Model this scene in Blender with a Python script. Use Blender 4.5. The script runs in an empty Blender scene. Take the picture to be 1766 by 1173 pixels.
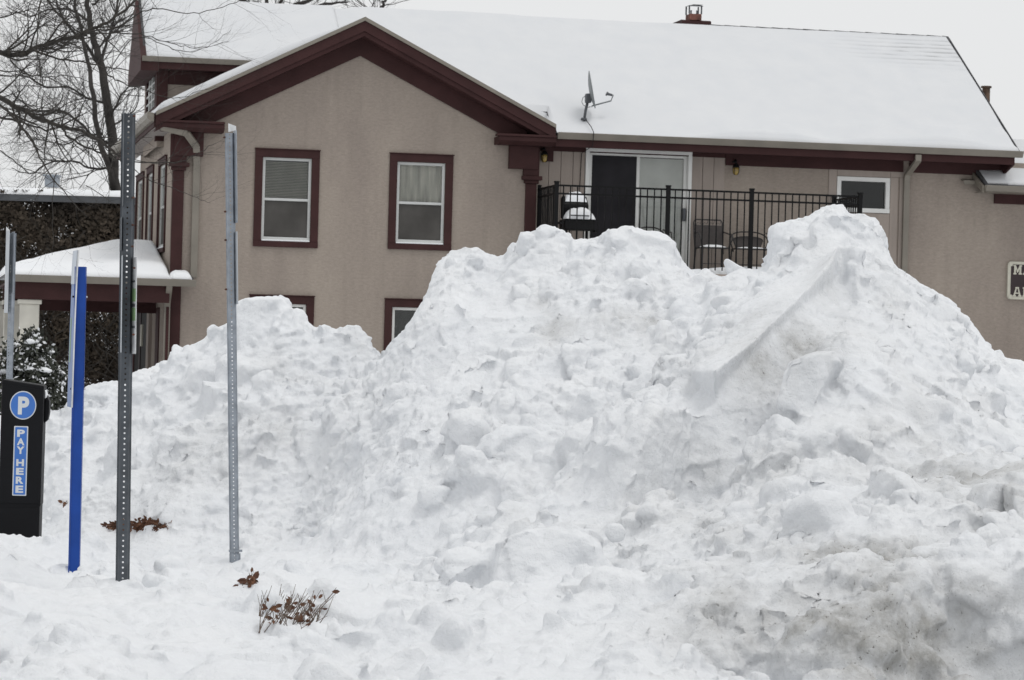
import bpy, bmesh, math, random
import numpy as np
from mathutils import Vector, Matrix

# ------------------------------------------------------------------ camera, world, sun
scene = bpy.context.scene
C = scene.collection
R = math.radians
EYE = 1.65
FPX = 5000.0                                   # focal length in pixels of the 1766 px wide photograph
ROLL = 0.027
cam_data = bpy.data.cameras.new('camera')
cam_data.sensor_width = 36.0
cam_data.lens = 36.0 * FPX / 1766.0
cam_data.clip_start = 0.1
cam_data.clip_end = 2000
cam_data.dof.use_dof = True
cam_data.dof.focus_distance = 18.5
cam_data.dof.aperture_fstop = 14.0
cam = bpy.data.objects.new('camera', cam_data)
cr, sr = math.cos(ROLL), math.sin(ROLL)
m = Matrix(((cr, -sr, 0, 0), (0, 0, -1, 0), (sr, cr, 0, EYE), (0, 0, 0, 1)))
cam.matrix_world = m
C.objects.link(cam)
scene.camera = cam
scene.view_settings.view_transform = 'Standard'
scene.view_settings.look = 'None'
scene.view_settings.exposure = 0.0
scene.view_settings.gamma = 1.0
scene.view_settings.use_curve_mapping = False

SUN_EL, SUN_AZ = R(66), R(125)                 # soft overcast light from high up, right of the camera's back
world = bpy.data.worlds.new('World')
scene.world = world
world.use_nodes = True
wn, wl = world.node_tree.nodes, world.node_tree.links
wn.clear()
w_out = wn.new('ShaderNodeOutputWorld')
w_bg = wn.new('ShaderNodeBackground')
w_bg.inputs['Strength'].default_value = 0.1
sky = wn.new('ShaderNodeTexSky')
sky.sky_type = 'NISHITA'
sky.sun_disc = False
sky.sun_elevation = SUN_EL
sky.sun_rotation = SUN_AZ
sky.dust_density = 3.0
hs = wn.new('ShaderNodeHueSaturation')
hs.inputs['Saturation'].default_value = 0.12
wl.new(sky.outputs[0], hs.inputs['Color'])
tc = wn.new('ShaderNodeTexCoord')
sx = wn.new('ShaderNodeSeparateXYZ')
wl.new(tc.outputs['Generated'], sx.inputs[0])
ramp = wn.new('ShaderNodeMapRange')
ramp.inputs['From Min'].default_value = 0.0
ramp.inputs['From Max'].default_value = 1.0
ramp.inputs['To Min'].default_value = 8.35
ramp.inputs['To Max'].default_value = 9.6
wl.new(sx.outputs['Z'], ramp.inputs['Value'])
cl_noise = wn.new('ShaderNodeTexNoise')
cl_noise.inputs['Scale'].default_value = 3.0
cl_noise.inputs['Detail'].default_value = 3.0
wl.new(tc.outputs['Generated'], cl_noise.inputs['Vector'])
cl_map = wn.new('ShaderNodeMapRange')
cl_map.inputs['To Min'].default_value = 0.96
cl_map.inputs['To Max'].default_value = 1.04
wl.new(cl_noise.outputs['Fac'], cl_map.inputs['Value'])
mul = wn.new('ShaderNodeMath'); mul.operation = 'MULTIPLY'
wl.new(ramp.outputs[0], mul.inputs[0]); wl.new(cl_map.outputs[0], mul.inputs[1])
tint = wn.new('ShaderNodeVectorMath'); tint.operation = 'SCALE'
tint.inputs[0].default_value = (0.99, 1.0, 1.008)
wl.new(mul.outputs[0], tint.inputs['Scale'])
mixc = wn.new('ShaderNodeMix'); mixc.data_type = 'RGBA'
mixc.inputs['Factor'].default_value = 0.92
wl.new(hs.outputs[0], mixc.inputs['A']); wl.new(tint.outputs[0], mixc.inputs['B'])
wl.new(mixc.outputs['Result'], w_bg.inputs['Color'])
wl.new(w_bg.outputs[0], w_out.inputs[0])

sun_d = bpy.data.lights.new('sun', 'SUN')
sun_d.energy = 0.75
sun_d.angle = R(18)
sun_d.color = (1.0, 0.97, 0.93)
sun = bpy.data.objects.new('sun', sun_d)
sdir = Vector((math.sin(SUN_AZ) * math.cos(SUN_EL), math.cos(SUN_AZ) * math.cos(SUN_EL), math.sin(SUN_EL)))
sun.rotation_euler = sdir.to_track_quat('Z', 'Y').to_euler()
C.objects.link(sun)

rng = random.Random(7)
nrg = np.random.default_rng(11)

# ------------------------------------------------------------------ where photograph rays go
TH = R(11.3)
HO = Vector((0, 49, 0))
HE = Vector((math.cos(TH), math.sin(TH), 0))
HN = Vector((-math.sin(TH), math.cos(TH), 0))
HM = Matrix.Translation(HO) @ Matrix.Rotation(TH, 4, 'Z')
EY = Vector((0, 0, EYE))

def ray(px, py):
    dx, dy = px - 883.0, 586.5 - py
    return Vector(((dx * cr - dy * sr) / FPX, 1.0, (dx * sr + dy * cr) / FPX))

def at(px, py, Y):
    return EY + ray(px, py) * Y

def hp(px, py, d=0.0):
    """point of the house's plane y = d, as (x, z) in the house's own frame"""
    q = ray(px, py)
    t = (d + (HO - EY).dot(HN)) / q.dot(HN)
    P = EY + q * t - HO
    return P.dot(HE), P.z

def sp(px, py, c):
    """point of the house's plane x = c, as (y, z)"""
    q = ray(px, py)
    t = (c + (HO - EY).dot(HE)) / q.dot(HE)
    P = EY + q * t - HO
    return P.dot(HN), P.z

EAVE_Y, EAVE_Z, PITCH = -0.35, 5.15, 0.622
def roof_z(y): return EAVE_Z + PITCH * (y - EAVE_Y)
def rp(px, py, lift=0.0):
    q = ray(px, py)
    a, b = EY - HO, q
    y0, y1 = a.dot(HN), b.dot(HN)
    t = (EAVE_Z + lift + PITCH * (y0 - EAVE_Y) - a.z) / (b.z - PITCH * y1)
    P = a + b * t
    return P.dot(HE), P.dot(HN), P.z

# ------------------------------------------------------------------ materials
def new_mat(name):
    mt = bpy.data.materials.new(name)
    mt.use_nodes = True
    nt = mt.node_tree
    return mt, nt.nodes, nt.links, nt.nodes['Principled BSDF']

def mat_basic(name, col, rough=0.6, var=0.12, scale=6.0, bump=0.0, bscale=60.0, metal=0.0, spec=0.5, col2=None, stretch=(1, 1, 1), coords='Object'):
    mt, n, l, b = new_mat(name)
    t = n.new('ShaderNodeTexCoord')
    mp = n.new('ShaderNodeMapping'); mp.inputs['Scale'].default_value = stretch
    l.new(t.outputs[coords], mp.inputs[0])
    ns = n.new('ShaderNodeTexNoise'); ns.inputs['Scale'].default_value = scale; ns.inputs['Detail'].default_value = 5
    l.new(mp.outputs[0], ns.inputs['Vector'])
    mr = n.new('ShaderNodeMapRange'); mr.inputs['From Min'].default_value = 0.3; mr.inputs['From Max'].default_value = 0.7
    l.new(ns.outputs['Fac'], mr.inputs['Value'])
    mx = n.new('ShaderNodeMix'); mx.data_type = 'RGBA'
    c2 = col2 if col2 else tuple(max(0, c * (1 - var * 2)) for c in col)
    c1 = col if col2 else tuple(min(1, c * (1 + var)) for c in col)
    mx.inputs['A'].default_value = (*c2, 1); mx.inputs['B'].default_value = (*c1, 1)
    l.new(mr.outputs[0], mx.inputs['Factor'])
    l.new(mx.outputs['Result'], b.inputs['Base Color'])
    b.inputs['Roughness'].default_value = rough
    b.inputs['Metallic'].default_value = metal
    b.inputs['Specular IOR Level'].default_value = spec
    if bump > 0:
        nb = n.new('ShaderNodeTexNoise'); nb.inputs['Scale'].default_value = bscale; nb.inputs['Detail'].default_value = 4
        l.new(t.outputs[coords], nb.inputs['Vector'])
        bp = n.new('ShaderNodeBump'); bp.inputs['Strength'].default_value = bump; bp.inputs['Distance'].default_value = 0.02
        l.new(nb.outputs['Fac'], bp.inputs['Height'])
        l.new(bp.outputs[0], b.inputs['Normal'])
    return mt

def mat_stucco():
    mt, n, l, b = new_mat('stucco')
    t = n.new('ShaderNodeTexCoord')
    big = n.new('ShaderNodeTexNoise'); big.inputs['Scale'].default_value = 0.55; big.inputs['Detail'].default_value = 6; big.inputs['Roughness'].default_value = 0.6
    mpp = n.new('ShaderNodeMapping'); mpp.inputs['Scale'].default_value = (1.5, 1.5, 0.6)
    l.new(t.outputs['Object'], mpp.inputs[0]); l.new(mpp.outputs[0], big.inputs['Vector'])
    cr1 = n.new('ShaderNodeValToRGB')
    cr1.color_ramp.elements[0].position = 0.3; cr1.color_ramp.elements[0].color = (0.262, 0.223, 0.195, 1)
    cr1.color_ramp.elements[1].position = 0.7; cr1.color_ramp.elements[1].color = (0.350, 0.302, 0.258, 1)
    e = cr1.color_ramp.elements.new(0.5); e.color = (0.312, 0.267, 0.230, 1)
    l.new(big.outputs['Fac'], cr1.inputs[0])
    fine = n.new('ShaderNodeTexNoise'); fine.inputs['Scale'].default_value = 14; fine.inputs['Detail'].default_value = 6; fine.inputs['Roughness'].default_value = 0.75
    mp3 = n.new('ShaderNodeMapping'); mp3.inputs['Scale'].default_value = (1, 1, 2.2)
    l.new(t.outputs['Object'], mp3.inputs[0]); l.new(mp3.outputs[0], fine.inputs['Vector'])
    fr = n.new('ShaderNodeMapRange'); fr.inputs['To Min'].default_value = 0.86; fr.inputs['To Max'].default_value = 1.12
    fr.inputs['From Min'].default_value = 0.3; fr.inputs['From Max'].default_value = 0.7
    l.new(fine.outputs['Fac'], fr.inputs['Value'])
    mx = n.new('ShaderNodeVectorMath'); mx.operation = 'SCALE'
    l.new(cr1.outputs[0], mx.inputs[0]); l.new(fr.outputs[0], mx.inputs['Scale'])
    # streaks of old rain stain running down
    mp2 = n.new('ShaderNodeMapping'); mp2.inputs['Scale'].default_value = (3.2, 3.2, 0.16)
    l.new(t.outputs['Object'], mp2.inputs[0])
    st = n.new('ShaderNodeTexNoise'); st.inputs['Scale'].default_value = 1.6; st.inputs['Detail'].default_value = 5
    l.new(mp2.outputs[0], st.inputs['Vector'])
    s2 = n.new('ShaderNodeMapRange'); s2.inputs['From Min'].default_value = 0.52; s2.inputs['From Max'].default_value = 0.75
    s2.inputs['To Min'].default_value = 1.0; s2.inputs['To Max'].default_value = 0.91
    l.new(st.outputs['Fac'], s2.inputs['Value'])
    mx2 = n.new('ShaderNodeVectorMath'); mx2.operation = 'SCALE'
    l.new(mx.outputs[0], mx2.inputs[0]); l.new(s2.outputs[0], mx2.inputs['Scale'])
    l.new(mx2.outputs[0], b.inputs['Base Color'])
    b.inputs['Roughness'].default_value = 0.92; b.inputs['Specular IOR Level'].default_value = 0.2
    bp = n.new('ShaderNodeBump'); bp.inputs['Strength'].default_value = 0.55; bp.inputs['Distance'].default_value = 0.02
    l.new(fine.outputs['Fac'], bp.inputs['Height']); l.new(bp.outputs[0], b.inputs['Normal'])
    return mt

def mat_snow(name, dirt=False, streak=False, tone=1.0):
    mt, n, l, b = new_mat(name)
    t = n.new('ShaderNodeTexCoord')
    base = tuple(c * tone for c in (0.835, 0.848, 0.866))
    big = n.new('ShaderNodeTexNoise'); big.inputs['Scale'].default_value = 2.2; big.inputs['Detail'].default_value = 5
    l.new(t.outputs['Object'], big.inputs['Vector'])
    mr = n.new('ShaderNodeMapRange'); mr.inputs['From Min'].default_value = 0.3; mr.inputs['From Max'].default_value = 0.7
    l.new(big.outputs['Fac'], mr.inputs['Value'])
    mx = n.new('ShaderNodeMix'); mx.data_type = 'RGBA'
    mx.inputs['A'].default_value = (base[0] * .955, base[1] * .962, base[2] * .972, 1)
    mx.inputs['B'].default_value = (*base, 1)
    l.new(mr.outputs[0], mx.inputs['Factor'])
    col = mx.outputs['Result']
    g = n.new('ShaderNodeTexNoise'); g.inputs['Scale'].default_value = 26; g.inputs['Detail'].default_value = 7; g.inputs['Roughness'].default_value = 0.68
    l.new(t.outputs['Object'], g.inputs['Vector'])
    if dirt:
        at_ = n.new('ShaderNodeAttribute'); at_.attribute_name = 'dirt'
        d1 = n.new('ShaderNodeTexNoise'); d1.inputs['Scale'].default_value = 9; d1.inputs['Detail'].default_value = 8; d1.inputs['Roughness'].default_value = 0.75
        l.new(t.outputs['Object'], d1.inputs['Vector'])
        k = n.new('ShaderNodeMapRange'); k.inputs['From Min'].default_value = 0.36; k.inputs['From Max'].default_value = 0.72; k.inputs['To Min'].default_value = 0.38
        l.new(d1.outputs['Fac'], k.inputs['Value'])
        mm = n.new('ShaderNodeMath'); mm.operation = 'MULTIPLY'; mm.use_clamp = True
        l.new(at_.outputs['Fac'], mm.inputs[0]); l.new(k.outputs[0], mm.inputs[1])
        m2 = n.new('ShaderNodeMix'); m2.data_type = 'RGBA'
        l.new(mm.outputs[0], m2.inputs['Factor']); l.new(col, m2.inputs['A']); m2.inputs['B'].default_value = (0.370, 0.365, 0.350, 1)
        col = m2.outputs['Result']
        # grit
        v = n.new('ShaderNodeTexNoise'); v.inputs['Scale'].default_value = 48; v.inputs['Detail'].default_value = 3; v.inputs['Roughness'].default_value = 0.6
        l.new(t.outputs['Object'], v.inputs['Vector'])
        vk = n.new('ShaderNodeMapRange'); vk.inputs['From Min'].default_value = 0.63; vk.inputs['From Max'].default_value = 0.71
        l.new(v.outputs['Fac'], vk.inputs['Value'])
        vm = n.new('ShaderNodeMath'); vm.operation = 'MULTIPLY'; vm.use_clamp = True
        l.new(vk.outputs[0], vm.inputs[0])
        da = n.new('ShaderNodeMath'); da.operation = 'MULTIPLY'; da.inputs[1].default_value = 0.75
        l.new(at_.outputs['Fac'], da.inputs[0]); l.new(da.outputs[0], vm.inputs[1])
        m3 = n.new('ShaderNodeMix'); m3.data_type = 'RGBA'
        l.new(vm.outputs[0], m3.inputs['Factor']); l.new(col, m3.inputs['A']); m3.inputs['B'].default_value = (0.10, 0.09, 0.075, 1)
        col = m3.outputs['Result']
    if streak:
        # thin snow blown off the top right of the roof: edges of the shingle courses show
        sxyz = n.new('ShaderNodeSeparateXYZ'); l.new(t.outputs['Object'], sxyz.inputs[0])
        wv = n.new('ShaderNodeMath'); wv.operation = 'MULTIPLY'; wv.inputs[1].default_value = 1 / 0.088
        l.new(sxyz.outputs['Z'], wv.inputs[0])
        fr = n.new('ShaderNodeMath'); fr.operation = 'FRACT'; l.new(wv.outputs[0], fr.inputs[0])
        ln = n.new('ShaderNodeMapRange'); ln.inputs['From Min'].default_value = 0.0; ln.inputs['From Max'].default_value = 0.55
        ln.inputs['To Min'].default_value = 1; ln.inputs['To Max'].default_value = 0.1
        l.new(fr.outputs[0], ln.inputs['Value'])
        dx = n.new('ShaderNodeVectorMath'); dx.operation = 'SUBTRACT'; l.new(t.outputs['Object'], dx.inputs[0]); dx.inputs[1].default_value = (8.45, 2.85, 7.16)
        ds = n.new('ShaderNodeVectorMath'); ds.operation = 'MULTIPLY'; l.new(dx.outputs[0], ds.inputs[0]); ds.inputs[1].default_value = (0.42, 0.9, 1.3)
        le = n.new('ShaderNodeVectorMath'); le.operation = 'LENGTH'; l.new(ds.outputs[0], le.inputs[0])
        mk = n.new('ShaderNodeMapRange'); mk.inputs['From Min'].default_value = 0.05; mk.inputs['From Max'].default_value = 0.95
        mk.inputs['To Min'].default_value = 0.72; mk.inputs['To Max'].default_value = 0
        l.new(le.outputs['Value'], mk.inputs['Value'])
        nz = n.new('ShaderNodeTexNoise'); nz.inputs['Scale'].default_value = 5; nz.inputs['Detail'].default_value = 4
        mp = n.new('ShaderNodeMapping'); mp.inputs['Scale'].default_value = (0.5, 1, 4)
        l.new(t.outputs['Object'], mp.inputs[0]); l.new(mp.outputs[0], nz.inputs['Vector'])
        nk = n.new('ShaderNodeMapRange'); nk.inputs['From Min'].default_value = 0.3; nk.inputs['From Max'].default_value = 0.65
        l.new(nz.outputs['Fac'], nk.inputs['Value'])
        a = n.new('ShaderNodeMath'); a.operation = 'MULTIPLY'; l.new(ln.outputs[0], a.inputs[0]); l.new(mk.outputs[0], a.inputs[1])
        a2 = n.new('ShaderNodeMath'); a2.operation = 'MULTIPLY'; a2.use_clamp = True; l.new(a.outputs[0], a2.inputs[0]); l.new(nk.outputs[0], a2.inputs[1])
        m4 = n.new('ShaderNodeMix'); m4.data_type = 'RGBA'
        l.new(a2.outputs[0], m4.inputs['Factor']); l.new(col, m4.inputs['A']); m4.inputs['B'].default_value = (0.09, 0.09, 0.095, 1)
        col = m4.outputs['Result']
    l.new(col, b.inputs['Base Color'])
    b.inputs['Roughness'].default_value = 0.75
    b.inputs['Specular IOR Level'].default_value = 0.25
    bp = n.new('ShaderNodeBump'); bp.inputs['Strength'].default_value = 0.7 if dirt else 0.2; bp.inputs['Distance'].default_value = 0.03 if dirt else 0.02
    if dirt:
        wp = n.new('ShaderNodeVectorMath'); wp.operation = 'MULTIPLY_ADD'; wp.inputs[1].default_value = (0.05, 0.05, 0.05)
        l.new(g.outputs['Color'], wp.inputs[0]); l.new(t.outputs['Object'], wp.inputs[2])
        vo = n.new('ShaderNodeTexVoronoi'); vo.inputs['Scale'].default_value = 13; l.new(wp.outputs[0], vo.inputs['Vector'])
        sm = n.new('ShaderNodeTexNoise'); sm.inputs['Scale'].default_value = 1.3; l.new(t.outputs['Object'], sm.inputs['Vector'])
        sk = n.new('ShaderNodeMapRange'); sk.inputs['From Min'].default_value = 0.42; sk.inputs['From Max'].default_value = 0.62; sk.inputs['To Max'].default_value = -0.4
        l.new(sm.outputs['Fac'], sk.inputs['Value'])
        vm2 = n.new('ShaderNodeMath'); vm2.operation = 'MULTIPLY'; l.new(vo.outputs['Distance'], vm2.inputs[0]); l.new(sk.outputs[0], vm2.inputs[1])
        ha = n.new('ShaderNodeMath'); ha.operation = 'ADD'; l.new(vm2.outputs[0], ha.inputs[0]); l.new(g.outputs['Fac'], ha.inputs[1])
        l.new(ha.outputs[0], bp.inputs['Height'])
    else:
        l.new(g.outputs['Fac'], bp.inputs['Height'])
    l.new(bp.outputs[0], b.inputs['Normal'])
    return mt

def mat_glass(name, refl=0.35, tint=(0.90, 0.90, 0.885)):
    mt = bpy.data.materials.new(name); mt.use_nodes = True
    n, l = mt.node_tree.nodes, mt.node_tree.links
    n.remove(n['Principled BSDF'])
    out = n['Material Output']
    tr = n.new('ShaderNodeBsdfTransparent'); tr.inputs[0].default_value = (*tint, 1)
    gl = n.new('ShaderNodeBsdfGlossy'); gl.inputs['Roughness'].default_value = 0.02; gl.inputs[0].default_value = (0.9, 0.92, 0.92, 1)
    t = n.new('ShaderNodeTexCoord')
    ns = n.new('ShaderNodeTexNoise'); ns.inputs['Scale'].default_value = 1.4; ns.inputs['Detail'].default_value = 2
    l.new(t.outputs['Object'], ns.inputs['Vector'])
    bp = n.new('ShaderNodeBump'); bp.inputs['Strength'].default_value = 0.25; bp.inputs['Distance'].default_value = 0.05
    l.new(ns.outputs['Fac'], bp.inputs['Height']); l.new(bp.outputs[0], gl.inputs['Normal'])
    fr = n.new('ShaderNodeFresnel'); fr.inputs['IOR'].default_value = 1.5
    ad = n.new('ShaderNodeMath'); ad.operation = 'ADD'; ad.use_clamp = True; ad.inputs[1].default_value = refl
    l.new(fr.outputs[0], ad.inputs[0])
    mx = n.new('ShaderNodeMixShader')
    l.new(ad.outputs[0], mx.inputs[0]); l.new(tr.outputs[0], mx.inputs[1]); l.new(gl.outputs[0], mx.inputs[2])
    l.new(mx.outputs[0], out.inputs[0])
    return mt

M = {}
M['stucco'] = mat_stucco()
M['siding'] = mat_basic('siding_paint', (0.315, 0.268, 0.235), 0.75, 0.06, 2.5, 0.2, 30, stretch=(3, 3, 0.4))
M['maroon'] = mat_basic('maroon_paint', (0.047, 0.0195, 0.0190), 0.7, 0.10, 3.0, 0.15, 40, spec=0.2)
M['gutter'] = mat_basic('taupe_gutter', (0.200, 0.180, 0.150), 0.5, 0.07, 3.0)
M['soffit'] = mat_basic('pale_soffit', (0.33, 0.30, 0.285), 0.7, 0.08, 3.0)
M['shingle'] = mat_basic('shingle', (0.07, 0.07, 0.075), 0.9, 0.3, 14.0, 0.5, 50)
M['white'] = mat_basic('white_vinyl', (0.70, 0.70, 0.68), 0.4, 0.04, 3.0)
M['sash'] = mat_basic('grey_white_sash', (0.52, 0.53, 0.52), 0.45, 0.05, 3.0)
M['blind'] = mat_basic('blind_slat', (0.46, 0.46, 0.41), 0.6, 0.1, 3.0)
M['vane'] = mat_basic('vertical_blind', (0.80, 0.82, 0.82), 0.6, 0.06, 3.0)
M['screen'] = mat_basic('insect_screen', (0.085, 0.081, 0.076), 0.9, 0.15, 2.0, spec=0.1)
M['screen2'] = mat_basic('dark_door_screen', (0.026, 0.025, 0.028), 0.8, 0.2, 1.5, spec=0.1)
M['curtain'] = mat_basic('pale_curtain', (0.62, 0.61, 0.56), 0.8, 0.22, 2.0, stretch=(7, 7, .8))
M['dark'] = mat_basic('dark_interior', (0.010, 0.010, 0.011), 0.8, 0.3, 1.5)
M['glass'] = mat_glass('window_glass', 0.0)
M['glass_dark'] = mat_glass('dark_window_glass', 0.0, (0.5, 0.5, 0.5))
M['snow'] = mat_snow('pile_snow', dirt=True)
M['roof_snow'] = mat_snow('roof_snow', streak=True, tone=0.785)
M['white_snow'] = mat_snow('fresh_snow')
M['iron'] = mat_basic('black_fence_paint', (0.006, 0.006, 0.0065), 0.5, 0.1, 5.0, spec=0.15)
M['grillblack'] = mat_basic('grill_black', (0.006, 0.006, 0.0065), 0.5, 0.2, 5.0, spec=0.2)
M['chairmetal'] = mat_basic('chair_metal', (0.028, 0.025, 0.024), 0.5, 0.2, 5.0)
M['chairmesh'] = mat_basic('chair_mesh', (0.050, 0.043, 0.041), 0.8, 0.1, 20.0)
M['galv'] = mat_basic('galvanised_steel', (0.30, 0.33, 0.37), 0.5, 0.12, 18.0, 0.1, 60, metal=0.35)
M['darksteel'] = mat_basic('weathered_dark_steel', (0.075, 0.085, 0.098), 0.55, 0.16, 14.0, 0.15, 60, metal=0.3)
M['plate'] = mat_basic('sign_aluminium', (0.46, 0.49, 0.52), 0.45, 0.08, 6.0, metal=0.2)
M['platewhite'] = mat_basic('sign_white_face', (0.66, 0.67, 0.68), 0.4, 0.1, 20.0)
M['green'] = mat_basic('sign_green', (0.22, 0.36, 0.17), 0.5, 0.1, 10.0)
M['rust'] = mat_basic('rusty_bolt', (0.10, 0.035, 0.02), 0.8, 0.3, 40.0)
M['blue'] = mat_basic('blue_post_paint', (0.010, 0.058, 0.300), 0.42, 0.12, 4.0, 0.05, 80, spec=0.25)
M['bluepale'] = mat_basic('pale_blue_face', (0.13, 0.21, 0.42), 0.45, 0.1, 3.0)
M['bluepaler'] = mat_basic('bluish_white_face', (0.50, 0.55, 0.62), 0.45, 0.1, 3.0)
M['meter'] = mat_basic('black_machine_enamel', (0.0050, 0.0053, 0.0070), 0.55, 0.12, 3.0, 0.05, 200, spec=0.18)
M['stickerblue'] = mat_basic('sticker_blue', (0.040, 0.155, 0.50), 0.4, 0.05, 3.0)
M['stickerwhite'] = mat_basic('sticker_white', (0.62, 0.64, 0.66), 0.4, 0.04, 3.0)
M['brick'] = mat_basic('chimney_brick', (0.17, 0.070, 0.052), 0.85, 0.35, 9.0)
M['pipe'] = mat_basic('rusted_flue', (0.13, 0.085, 0.060), 0.8, 0.35, 9.0)
M['dish'] = mat_basic('dish_grey', (0.20, 0.215, 0.22), 0.5, 0.08, 5.0)
M['dishdark'] = mat_basic('dish_bracket', (0.075, 0.080, 0.088), 0.5, 0.08, 5.0)
M['amber'] = mat_basic('amber_lantern_glass', (0.34, 0.24, 0.07), 0.25, 0.2, 12.0)
M['bark'] = mat_basic('bark', (0.040, 0.035, 0.030), 0.9, 0.3, 12.0, 0.4, 50, stretch=(2, 2, 0.5))
M['bark2'] = mat_basic('far_bark', (0.048, 0.043, 0.040), 0.9, 0.25, 6.0, 0.3, 30)
M['vine'] = mat_basic('withered_vine', (0.115, 0.090, 0.066), 0.9, 0.4, 1.1, col2=(0.032, 0.025, 0.019))
M['vinewall'] = mat_basic('dark_brick_wall', (0.050, 0.040, 0.032), 0.9, 0.4, 3.0, 0.4, 20)
M['needle'] = mat_basic('evergreen_needles', (0.040, 0.045, 0.032), 0.8, 0.4, 5.0)
M['leaf'] = mat_basic('withered_leaf', (0.20, 0.095, 0.050), 0.8, 0.4, 30.0, col2=(0.060, 0.022, 0.014))
M['stem'] = mat_basic('dry_stem', (0.15, 0.11, 0.085), 0.8, 0.3, 30.0)
M['cream'] = mat_basic('cream_paint', (0.52, 0.50, 0.42), 0.5, 0.06, 6.0)
M['signdark'] = mat_basic('dark_sign_ground', (0.024, 0.012, 0.014), 0.6, 0.1, 6.0)
M['column'] = mat_basic('white_column_paint', (0.55, 0.53, 0.47), 0.7, 0.1, 3.0)

# ------------------------------------------------------------------ builders
class MB:
    def __init__(s): s.v, s.f = [], []
    def add(s, vs, fs):
        k = len(s.v); s.v += [tuple(p) for p in vs]; s.f += [tuple(i + k for i in f) for f in fs]; return s
    def box(s, x0, x1, y0, y1, z0, z1):
        if x0 > x1: x0, x1 = x1, x0
        if y0 > y1: y0, y1 = y1, y0
        if z0 > z1: z0, z1 = z1, z0
        return s.add([(x0,y0,z0),(x1,y0,z0),(x1,y1,z0),(x0,y1,z0),(x0,y0,z1),(x1,y0,z1),(x1,y1,z1),(x0,y1,z1)],
                     [(0,3,2,1),(4,5,6,7),(0,1,5,4),(1,2,6,5),(2,3,7,6),(3,0,4,7)])
    def prism(s, poly, axis, a, b):
        """poly = 2-D points in the plane across 'axis', extruded from a to b"""
        def P(p, t):
            if axis == 'x': return (t, p[0], p[1])
            if axis == 'y': return (p[0], t, p[1])
            return (p[0], p[1], t)
        n = len(poly)
        vs = [P(p, a) for p in poly] + [P(p, b) for p in poly]
        fs = [tuple(range(n)), tuple(range(2*n-1, n-1, -1))] + [(i, i+n, (i+1) % n + n, (i+1) % n) for i in range(n)]
        return s.add(vs, fs)
    def tube(s, pts, rad, sides=6, cap=True):
        pts = [Vector(p) for p in pts]
        if not hasattr(rad, '__len__'): rad = [rad] * len(pts)
        up = None; base = len(s.v); n = len(pts)
        for i, p in enumerate(pts):
            d = (pts[min(i+1, n-1)] - pts[max(i-1, 0)])
            if d.length < 1e-9: d = Vector((0, 0, 1))
            d.normalize()
            if up is None:
                up = d.orthogonal().normalized()
            else:
                up = (up - d * up.dot(d))
                up = up.normalized() if up.length > 1e-6 else d.orthogonal().normalized()
            w = d.cross(up)
            for k in range(sides):
                a = 2 * math.pi * k / sides
                q = p + (up * math.cos(a) + w * math.sin(a)) * rad[i]
                s.v.append((q.x, q.y, q.z))
        for i in range(n-1):
            for k in range(sides):
                a, b = base + i*sides + k, base + i*sides + (k+1) % sides
                s.f.append((a, b, b + sides, a + sides))
        if cap:
            s.f.append(tuple(base + k for k in range(sides-1, -1, -1)))
            s.f.append(tuple(base + (n-1)*sides + k for k in range(sides)))
        return s
    def lathe(s, prof, c=(0, 0, 0), seg=16):
        base = len(s.v)
        for r_, z in prof:
            for k in range(seg):
                a = 2*math.pi*k/seg
                s.v.append((c[0] + r_*math.cos(a), c[1] + r_*math.sin(a), c[2] + z))
        for i in range(len(prof)-1):
            for k in range(seg):
                a, b = base+i*seg+k, base+i*seg+(k+1) % seg
                s.f.append((a, b, b+seg, a+seg))
        s.f.append(tuple(base+k for k in range(seg-1, -1, -1)))
        s.f.append(tuple(base+(len(prof)-1)*seg+k for k in range(seg)))
        return s
    def mesh(s, name, mat=None):
        me = bpy.data.meshes.new(name); me.from_pydata(s.v, [], s.f)
        if mat: me.materials.append(mat)
        return me
    def build(s, name, mat, parent=None, smooth=False, bevel=0.0):
        me = s.mesh(name, mat)
        bm = bmesh.new(); bm.from_mesh(me); bmesh.ops.recalc_face_normals(bm, faces=bm.faces); bm.to_mesh(me); bm.free()
        if smooth: me.polygons.foreach_set('use_smooth', [True]*len(me.polygons))
        o = bpy.data.objects.new(name, me); C.objects.link(o)
        if parent: o.parent = parent
        if bevel > 0:
            b = o.modifiers.new('bevel', 'BEVEL'); b.width = bevel; b.segments = 2; b.limit_method = 'ANGLE'
        return o

def tag(o, label=None, cat=None, group=None, kind=None):
    if label: o['label'] = label
    if cat: o['category'] = cat
    if group: o['group'] = group
    if kind: o['kind'] = kind
    return o

def empty(name, mw, label, cat, group=None):
    o = bpy.data.objects.new(name, None); C.objects.link(o); o.matrix_world = mw
    o.empty_display_size = 0.2
    return tag(o, label, cat, group)

def house_thing(name, x, y, z, label, cat, group=None, rz=0):
    return empty(name, HM @ Matrix.Translation((x, y, z)) @ Matrix.Rotation(rz, 4, 'Z'), label, cat, group)

def np_mesh(name, V, Fq, mat=None, smooth=True):
    me = bpy.data.meshes.new(name)
    V = np.ascontiguousarray(V, dtype=np.float32); Fq = np.ascontiguousarray(Fq, dtype=np.int32)
    k = Fq.shape[1]
    me.vertices.add(len(V)); me.vertices.foreach_set('co', V.ravel())
    me.loops.add(Fq.size); me.loops.foreach_set('vertex_index', Fq.ravel())
    me.polygons.add(len(Fq)); me.polygons.foreach_set('loop_start', np.arange(0, Fq.size, k, dtype=np.int32))
    me.polygons.foreach_set('loop_total', np.full(len(Fq), k, dtype=np.int32))
    me.polygons.foreach_set('use_smooth', np.full(len(Fq), smooth))
    me.update(calc_edges=True); me.validate()
    if mat: me.materials.append(mat)
    return me

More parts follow.
